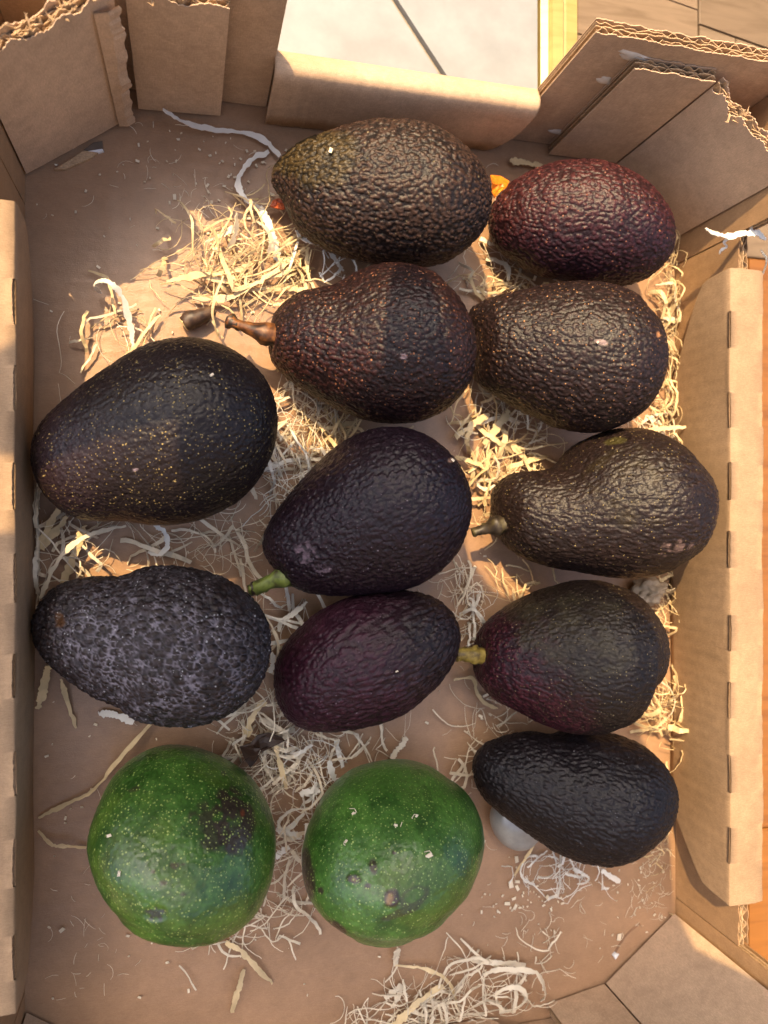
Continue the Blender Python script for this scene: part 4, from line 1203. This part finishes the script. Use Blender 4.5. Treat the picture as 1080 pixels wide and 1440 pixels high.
def strands(mb, n, centre, spread, seed, h=.008, wmin=.0003, wmax=.0016, lmin=.015, lmax=.05, curl=1.0, ang=None, pf=.58):
    r = np.random.default_rng(seed)
    cx, cy = at(centre[0], centre[1]).xy
    for _ in range(int(n * .8)):
        x = cx + r.normal() * spread[0] * PX * .58; y = cy + r.normal() * spread[1] * PX * .58
        L = r.uniform(min(lmin, lmax * .5), lmax) * (.6 + .4 * r.random())
        m = int(8 + 8 * min(1, L / .04))
        th = r.uniform(0, 2 * math.pi) if ang is None else ang + r.normal() * .5
        fibre = r.random() < pf
        k0 = r.normal() * curl * (75 if fibre else 34); k1 = r.normal() * curl * (110 if fibre else 45)
        z0 = .0006 + h * r.random() ** 1.6
        z1 = .0006 + h * .5 * r.random()
        arch = h * .7 * r.random()
        P = np.zeros((m, 3)); ds = L / (m - 1)
        kink = r.integers(2, m - 1) if r.random() < .5 else -1
        kz = np.cumsum(r.normal(size=m)) * h * .05
        for i in range(m):
            s = i / (m - 1)
            P[i] = (x, y, max(.0005, z0 + (z1 - z0) * s + arch * math.sin(math.pi * s) + kz[i]))
            th += (k0 + (k1 - k0) * s) * ds + r.normal() * .10
            if i == kink: th += r.normal() * 1.1
            x += math.cos(th) * ds; y += math.sin(th) * ds
        P[:, :2] -= (P[:, :2].mean(0) - P[0, :2]) * .6
        P[:, 0] = np.clip(P[:, 0], -.068, .2785); P[:, 1] = np.clip(P[:, 1], -.276, .198)
        w = wmin * (.6 + .8 * r.random()) if fibre else wmin + .0003 + (wmax * 1.2 - wmin) * r.random() ** 1.6
        ribbon(mb, P, w, .00007 + .00007 * r.random(), r.normal() * .7, r.normal() * .9, .7 if fibre else .9, .10, int(r.integers(1e6)))

HEAPS = [  # material, count, centre, spread px, seed, extra
 ('golden', 150, (345, 368), (92, 66), 101, dict(pf=.5, h=.011, lmax=.055)),
 ('golden', 60, (395, 425), (70, 50), 102, dict(h=.007, lmax=.035)),
 ('golden', 14, (165, 460), (60, 50), 103, dict(h=.006, lmax=.05, wmax=.0010)),
 ('pale', 14, (170, 480), (70, 40), 104, dict(h=.006, wmax=.0012)),
 ('pale', 150, (420, 610), (60, 80), 105, dict(h=.010, wmax=.0013, lmax=.04)),
 ('white', 60, (405, 655), (45, 55), 106, dict(h=.014, wmax=.0013, lmax=.04)),
 ('golden', 60, (455, 598), (50, 30), 107, dict(h=.007, lmax=.03)),
 ('golden', 130, (700, 645), (75, 90), 108, dict(pf=.5, h=.010, wmax=.0022, lmax=.04)),
 ('pale', 60, (720, 570), (85, 40), 109, dict(h=.008, wmax=.0020, lmax=.045)),
 ('golden', 60, (935, 420), (22, 80), 110, dict(h=.012, lmax=.035, ang=1.57, wmax=.0016)),
 ('golden', 60, (932, 545), (22, 90), 111, dict(h=.012, lmax=.035, ang=1.57, wmax=.0016)),
 ('pale', 40, (905, 610), (50, 30), 112, dict(h=.008)),
 ('pale', 70, (90, 770), (60, 80), 113, dict(h=.010, lmax=.045, wmax=.0018)),
 ('pale', 50, (290, 770), (140, 50), 114, dict(h=.006, lmax=.045, wmax=.0016)),
 ('pale', 40, (350, 740), (60, 70), 115, dict(h=.008, lmax=.04, wmax=.0022)),
 ('pale', 190, (375, 1050), (75, 95), 116, dict(h=.014, lmax=.045, wmax=.0018)),
 ('white', 45, (440, 1095), (45, 60), 117, dict(h=.014, lmax=.035, wmax=.0020)),
 ('pale', 40, (410, 1180), (45, 80), 118, dict(h=.010, lmax=.03, wmax=.0016)),
 ('pale', 60, (405, 1250), (50, 60), 119, dict(h=.006, lmax=.035, wmax=.0014)),
 ('pale', 110, (640, 1395), (130, 50), 120, dict(h=.008, lmax=.05, wmax=.0018)),
 ('pale', 60, (560, 1420), (90, 30), 121, dict(h=.004, lmax=.03, wmax=.0008)),
 ('white', 60, (790, 1215), (65, 36), 122, dict(h=.009, lmax=.03, wmax=.0012)),
 ('pale', 36, (690, 385), (75, 35), 123, dict(h=.006, lmax=.035, wmax=.0022)),
 ('golden', 40, (705, 405), (50, 14), 124, dict(h=.008, lmax=.025)),
 ('golden', 70, (918, 995), (30, 50), 125, dict(h=.014, lmax=.03, wmax=.0022)),
 ('golden', 40, (925, 845), (18, 60), 126, dict(h=.010, lmax=.025, wmax=.0016)),
 ('pale', 46, (640, 840), (50, 60), 127, dict(h=.008, lmax=.035, wmax=.0016)),
 ('white', 26, (655, 860), (30, 45), 128, dict(h=.012, lmax=.03, wmax=.0016)),
 ('golden', 24, (715, 815), (50, 36), 129, dict(h=.006, lmax=.03, wmax=.0008)),
 ('white', 26, (420, 875), (45, 40), 130, dict(h=.010, lmax=.035, wmax=.0014)),
 ('pale', 30, (690, 1010), (90, 60), 131, dict(h=.004, lmax=.035, wmax=.0009)),
 ('pale', 30, (490, 1045), (90, 30), 132, dict(h=.005, lmax=.03, wmax=.0010)),
 ('pale', 22, (360, 900), (36, 60), 133, dict(h=.008, lmax=.03, wmax=.0014)),
 ('pale', 26, (660, 1080), (60, 40), 134, dict(h=.006, lmax=.035, wmax=.0013)),
 ('white', 16, (470, 370), (50, 40), 135, dict(h=.008, lmax=.03, wmax=.001)),
 ('pale', 16, (760, 1330), (60, 30), 136, dict(h=.003, lmax=.025, wmax=.0008)),
 ('golden', 40, (925, 1180), (26, 70), 137, dict(h=.003, lmax=.012, wmax=.0006)),
 ('pale', 30, (330, 1290), (60, 60), 138, dict(h=.003, lmax=.03, wmax=.0007)),
]
heap = {'golden': MB(), 'pale': MB(), 'white': MB()}
for kind, n, c, sp, seed, kw in HEAPS:
    strands(heap[kind], n, c, sp, seed, **kw)
for kind, mat in (('golden', STRAW), ('pale', STRAW_P), ('white', STRAW_W)):
    o = heap[kind].build('wood_wool', mat)
    tag(o, kind='stuff')

# fine fibres and crumbs strewn over the floor of the crate, a few on the fruit
r = np.random.default_rng(77)
fib, crumb = MB(), MB()
for i in range(330):
    px, py = r.uniform(40, 935), r.uniform(185, 1430)
    if i < 45: px, py = r.normal(260, 60), r.normal(250, 50)
    if 90 <= i < 150: px, py = r.normal(780, 90), r.normal(1300, 50)
    if 150 <= i < 180: px, py = r.normal(130, 45), r.normal(1330, 60)
    if 180 <= i < 270: px, py = r.normal(915, 16), r.uniform(1150, 1285)
    p = at(px, py); 
    if not (-.07 < p.x < .278 and -.275 < p.y < .195): continue
    L = r.uniform(.002, .010); a = r.uniform(0, 6.28); kk = r.normal() * 160
    P = []
    x, y = p.x, p.y
    for s in range(6):
        P.append((x, y, .0004 + .0008 * math.sin(s / 5 * math.pi) * r.random()))
        x += math.cos(a) * L / 5; y += math.sin(a) * L / 5; a += kk * L / 5
    ribbon(fib, P, r.uniform(.00010, .00028), .00006, r.normal() * .4, r.normal() * .4, .6)
def chipbox(mb, c, s, a, th=.0003):
    ca, sa = math.cos(a), math.sin(a)
    q = [(-1, -.6), (1, -.5), (.8, .6), (-.9, .5)]
    V = []
    for z in (0, th):
        for (u, v) in q:
            V.append((c[0] + s * (u * ca - v * sa), c[1] + s * (u * sa + v * ca), c[2] + z + .0003 * u))
    mb.add(V, [(3, 2, 1, 0), (4, 5, 6, 7), (0, 1, 5, 4), (1, 2, 6, 5), (2, 3, 7, 6), (3, 0, 4, 7)])
for i in range(420):
    px, py = r.uniform(40, 935), r.uniform(185, 1430)
    if i < 45: px, py = r.normal(912, 22), r.uniform(1160, 1290)
    if 110 <= i < 160: px, py = r.normal(735, 40), r.normal(1265, 30)
    if 160 <= i < 220: px, py = r.normal(320, 60), r.normal(230, 40)
    p = at(px, py)
    if not (-.07 < p.x < .278 and -.275 < p.y < .195): continue
    chipbox(crumb, (p.x, p.y, .0003), r.uniform(.0003, .0010) * (1.5 if r.random() < .08 else 1), r.uniform(0, 6.28))
for (px, py, s) in ((718,1243,.0024),(727,1248,.0016),(713,1270,.0016),(722,1263,.0014),(724,1275,.0016),(770,1262,.0020),(870,1317,.0022),(726,1208,.0018)):
    p = at(px, py); chipbox(crumb, (p.x, p.y, .0004), s, px * .37)
def on_fruit(k, px, py):
    """point of fruit k's skin seen at a photo point"""
    B = BODY[k]; o = avocado[k]
    W = to_world(B, B.loc); pp = project(W)
    d = np.hypot(pp[..., 0] - px, pp[..., 1] - py) - W[..., 2] * 400
    i = np.unravel_index(np.argmin(d), d.shape)
    return W[i]
for k, px, py, s in ((13,602,1201,.0016),(13,585,1147,.0009),(13,556,1158,.0008),(13,495,1143,.0008),(13,486,1183,.0009),(1,464,213,.0014),(5,297,528,.0008),(12,153,1175,.0010),(12,168,1228,.0010),(9,557,944,.0006),(4,840,482,.0008),(6,636,647,.0008)):
    p = on_fruit(k, px, py)
    chipbox(crumb, (p[0], p[1], p[2] + .0008), s, px * .7, .0003)
    q = [(p[0] + .003 * math.cos(px + t * .9) * t / 4, p[1] + .003 * math.sin(px + t * .9) * t / 4, p[2] + .0012) for t in range(5)]
    if k == 13: ribbon(fib, q, .0003, .0001, .3, .2, .7)
tag(fib.build('wood_fibres', STRAW_P), kind='stuff')
tag(crumb.build('wood_crumbs', STRAW_P), kind='stuff')

# ------------------------------------------------------------------ small finds among the fruit
def lump(name, c, rad, mat, seed, amp=.25, fr=1.4, rot=0., res=22):
    V = []
    n, m = res, res * 2
    for i in range(n):
        a = math.pi * i / (n - 1)
        for j in range(m):
            b = 2 * math.pi * j / m
            V.append((math.sin(a) * math.cos(b), math.sin(a) * math.sin(b), math.cos(a)))
    V = np.array(V)
    d = 1 + amp * (fbm(V * fr + seed * 3.1, seed, 3) - .5) * 2
    V = V * d[:, None] * np.array(rad)
    ca, sa = math.cos(rot), math.sin(rot)
    W = np.stack([V[:, 0] * ca - V[:, 1] * sa, V[:, 0] * sa + V[:, 1] * ca, V[:, 2]], -1) + np.array(c)
    F = [tuple(reversed(q)) for q in grid_faces(n, m, True)]
    return mesh_obj(name, W, F, mat, None, smooth=True, loc=tuple(c))

GLOSS = simple('glossy_white', (.34, .35, .345), rough=.3, spec=.6, var=.18, scale=120, bump=.12)
c = at(725, 1156, .0095)
GLOSS.node_tree.nodes['Principled BSDF'].inputs['Metallic'].default_value = .25
o = lump('shiny_piece', (c.x, c.y, .0098), (.0170, .0132, .0096), GLOSS, 3, amp=.02, rot=-.9, res=30)
tag(o, 'shiny pale rounded piece half hidden under the left end of the matt black avocado', 'shiny piece')
ORANGE = simple('orange_peel', (.70, .20, .015), rough=.35, var=.45, scale=260, bump=.4)
REDP = simple('red_peel', (.42, .09, .03), rough=.35, var=.4, scale=260, bump=.4)
def scrap(name, poly, zlo, zhi, mat, label, cat, seed, tw=.35):
    """crinkled scrap: a small folded sheet with thickness"""
    rr = np.random.default_rng(seed)
    P = np.array([np.array(at(x, y, z)) for (x, y), z in zip(poly, np.linspace(zlo, zhi, len(poly)))])
    cen = P.mean(0); n = len(P)
    rings = [cen + (P - cen) * q + np.c_[np.zeros((n, 2)), rr.normal(size=n) * .0007] for q in (.35, .7, 1.0)]
    top = np.concatenate([[cen + np.array([0, 0, .0012])]] + rings)
    bot = top - np.array([0, 0, .0009])
    F = []
    off = len(top)
    for i in range(n):
        j = (i + 1) % n
        F.append((0, 1 + i, 1 + j)); F.append((off, off + 1 + j, off + 1 + i))
        for q in range(2):
            a, b = 1 + q*n, 1 + (q+1)*n
            F.append((a + i, b + i, b + j, a + j)); F.append((off + a + i, off + a + j, off + b + j, off + b + i))
        b = 1 + 2*n
        F.append((b + i, off + b + i, off + b + j, b + j))
    o = mesh_obj(name, np.concatenate([top, bot]), F, mat, None, loc=tuple(cen.tolist()))
    return tag(o, label, cat)
scrap('peel_scrap', [(690, 246), (704, 247), (717, 254), (712, 264), (703, 270), (696, 278), (690, 270), (692, 258)], .020, .032, ORANGE, 'bright orange scrap between the brown green and the dark red avocado', 'scrap', 1)
scrap('peel_scrap', [(379, 290), (384, 281), (392, 279), (402, 285), (408, 292), (396, 294)], .006, .010, REDP, 'small reddish scrap at the lower left of the brown green avocado', 'scrap', 2)
BROWN = simple('dark_leaf', (.035, .018, .011), rough=.5, var=.4, scale=180, bump=.4)
scrap('dried_leaf', [(337, 1050), (352, 1046), (362, 1034), (378, 1030), (396, 1036), (401, 1042), (385, 1050), (366, 1058), (360, 1072), (352, 1080), (344, 1068)], .013, .018, BROWN, 'dark curled leaf scrap on the straw between the rough black and the green avocados', 'leaf', 3)
# loose stalk with a pale cut end
STALK = stem_mat('stalk_bark', (.018, .010, .008), (.045, .024, .016), (.10, .06, .035))
mb = MB()
C = curve([np.array(at(x, y, z)) for x, y, z in ((259, 456, .0045), (270, 449, .0052), (284, 444, .0055), (300, 436, .0050))], 12)
tube(mb, C, np.interp(np.linspace(0, 1, 12), [0, .2, .5, 1], [.0040, .0046, .0042, .0026]), 14, .06, 4)
p = C[6]
st = empty('avocado_stalk', tuple(p.tolist()))
tag(st, 'loose dark brown stalk with a pale cut end left of the rust coloured stem', 'stalk')
mb.build('stalk', STALK, st, smooth=True)
mb = MB()
C2 = [C[0] + (C[0] - C[1]) * q for q in (-.2, .15, .5, .62)]
tube(mb, C2, [.0038, .0036, .0030, .0010], 14, .03, 5)
mb.build('cut_end', simple('pale_cut', (.62, .48, .24), rough=.7), st, smooth=True)
# crumpled pale fragment at the right wall
CRUMP = simple('crumpled_fragment', (.36, .29, .21), rough=.5, var=.3, scale=150, bump=.6, dist=.001)
c = at(915, 832, .008)
o = lump('crumpled_fragment', (c.x - .002, c.y, .0085), (.0105, .0075, .0085), CRUMP, 9, amp=.55, fr=2.6, rot=.3, res=26)
tag(o, 'crumpled pale fragment wedged below the pear shaped avocado at the right wall', 'fragment')
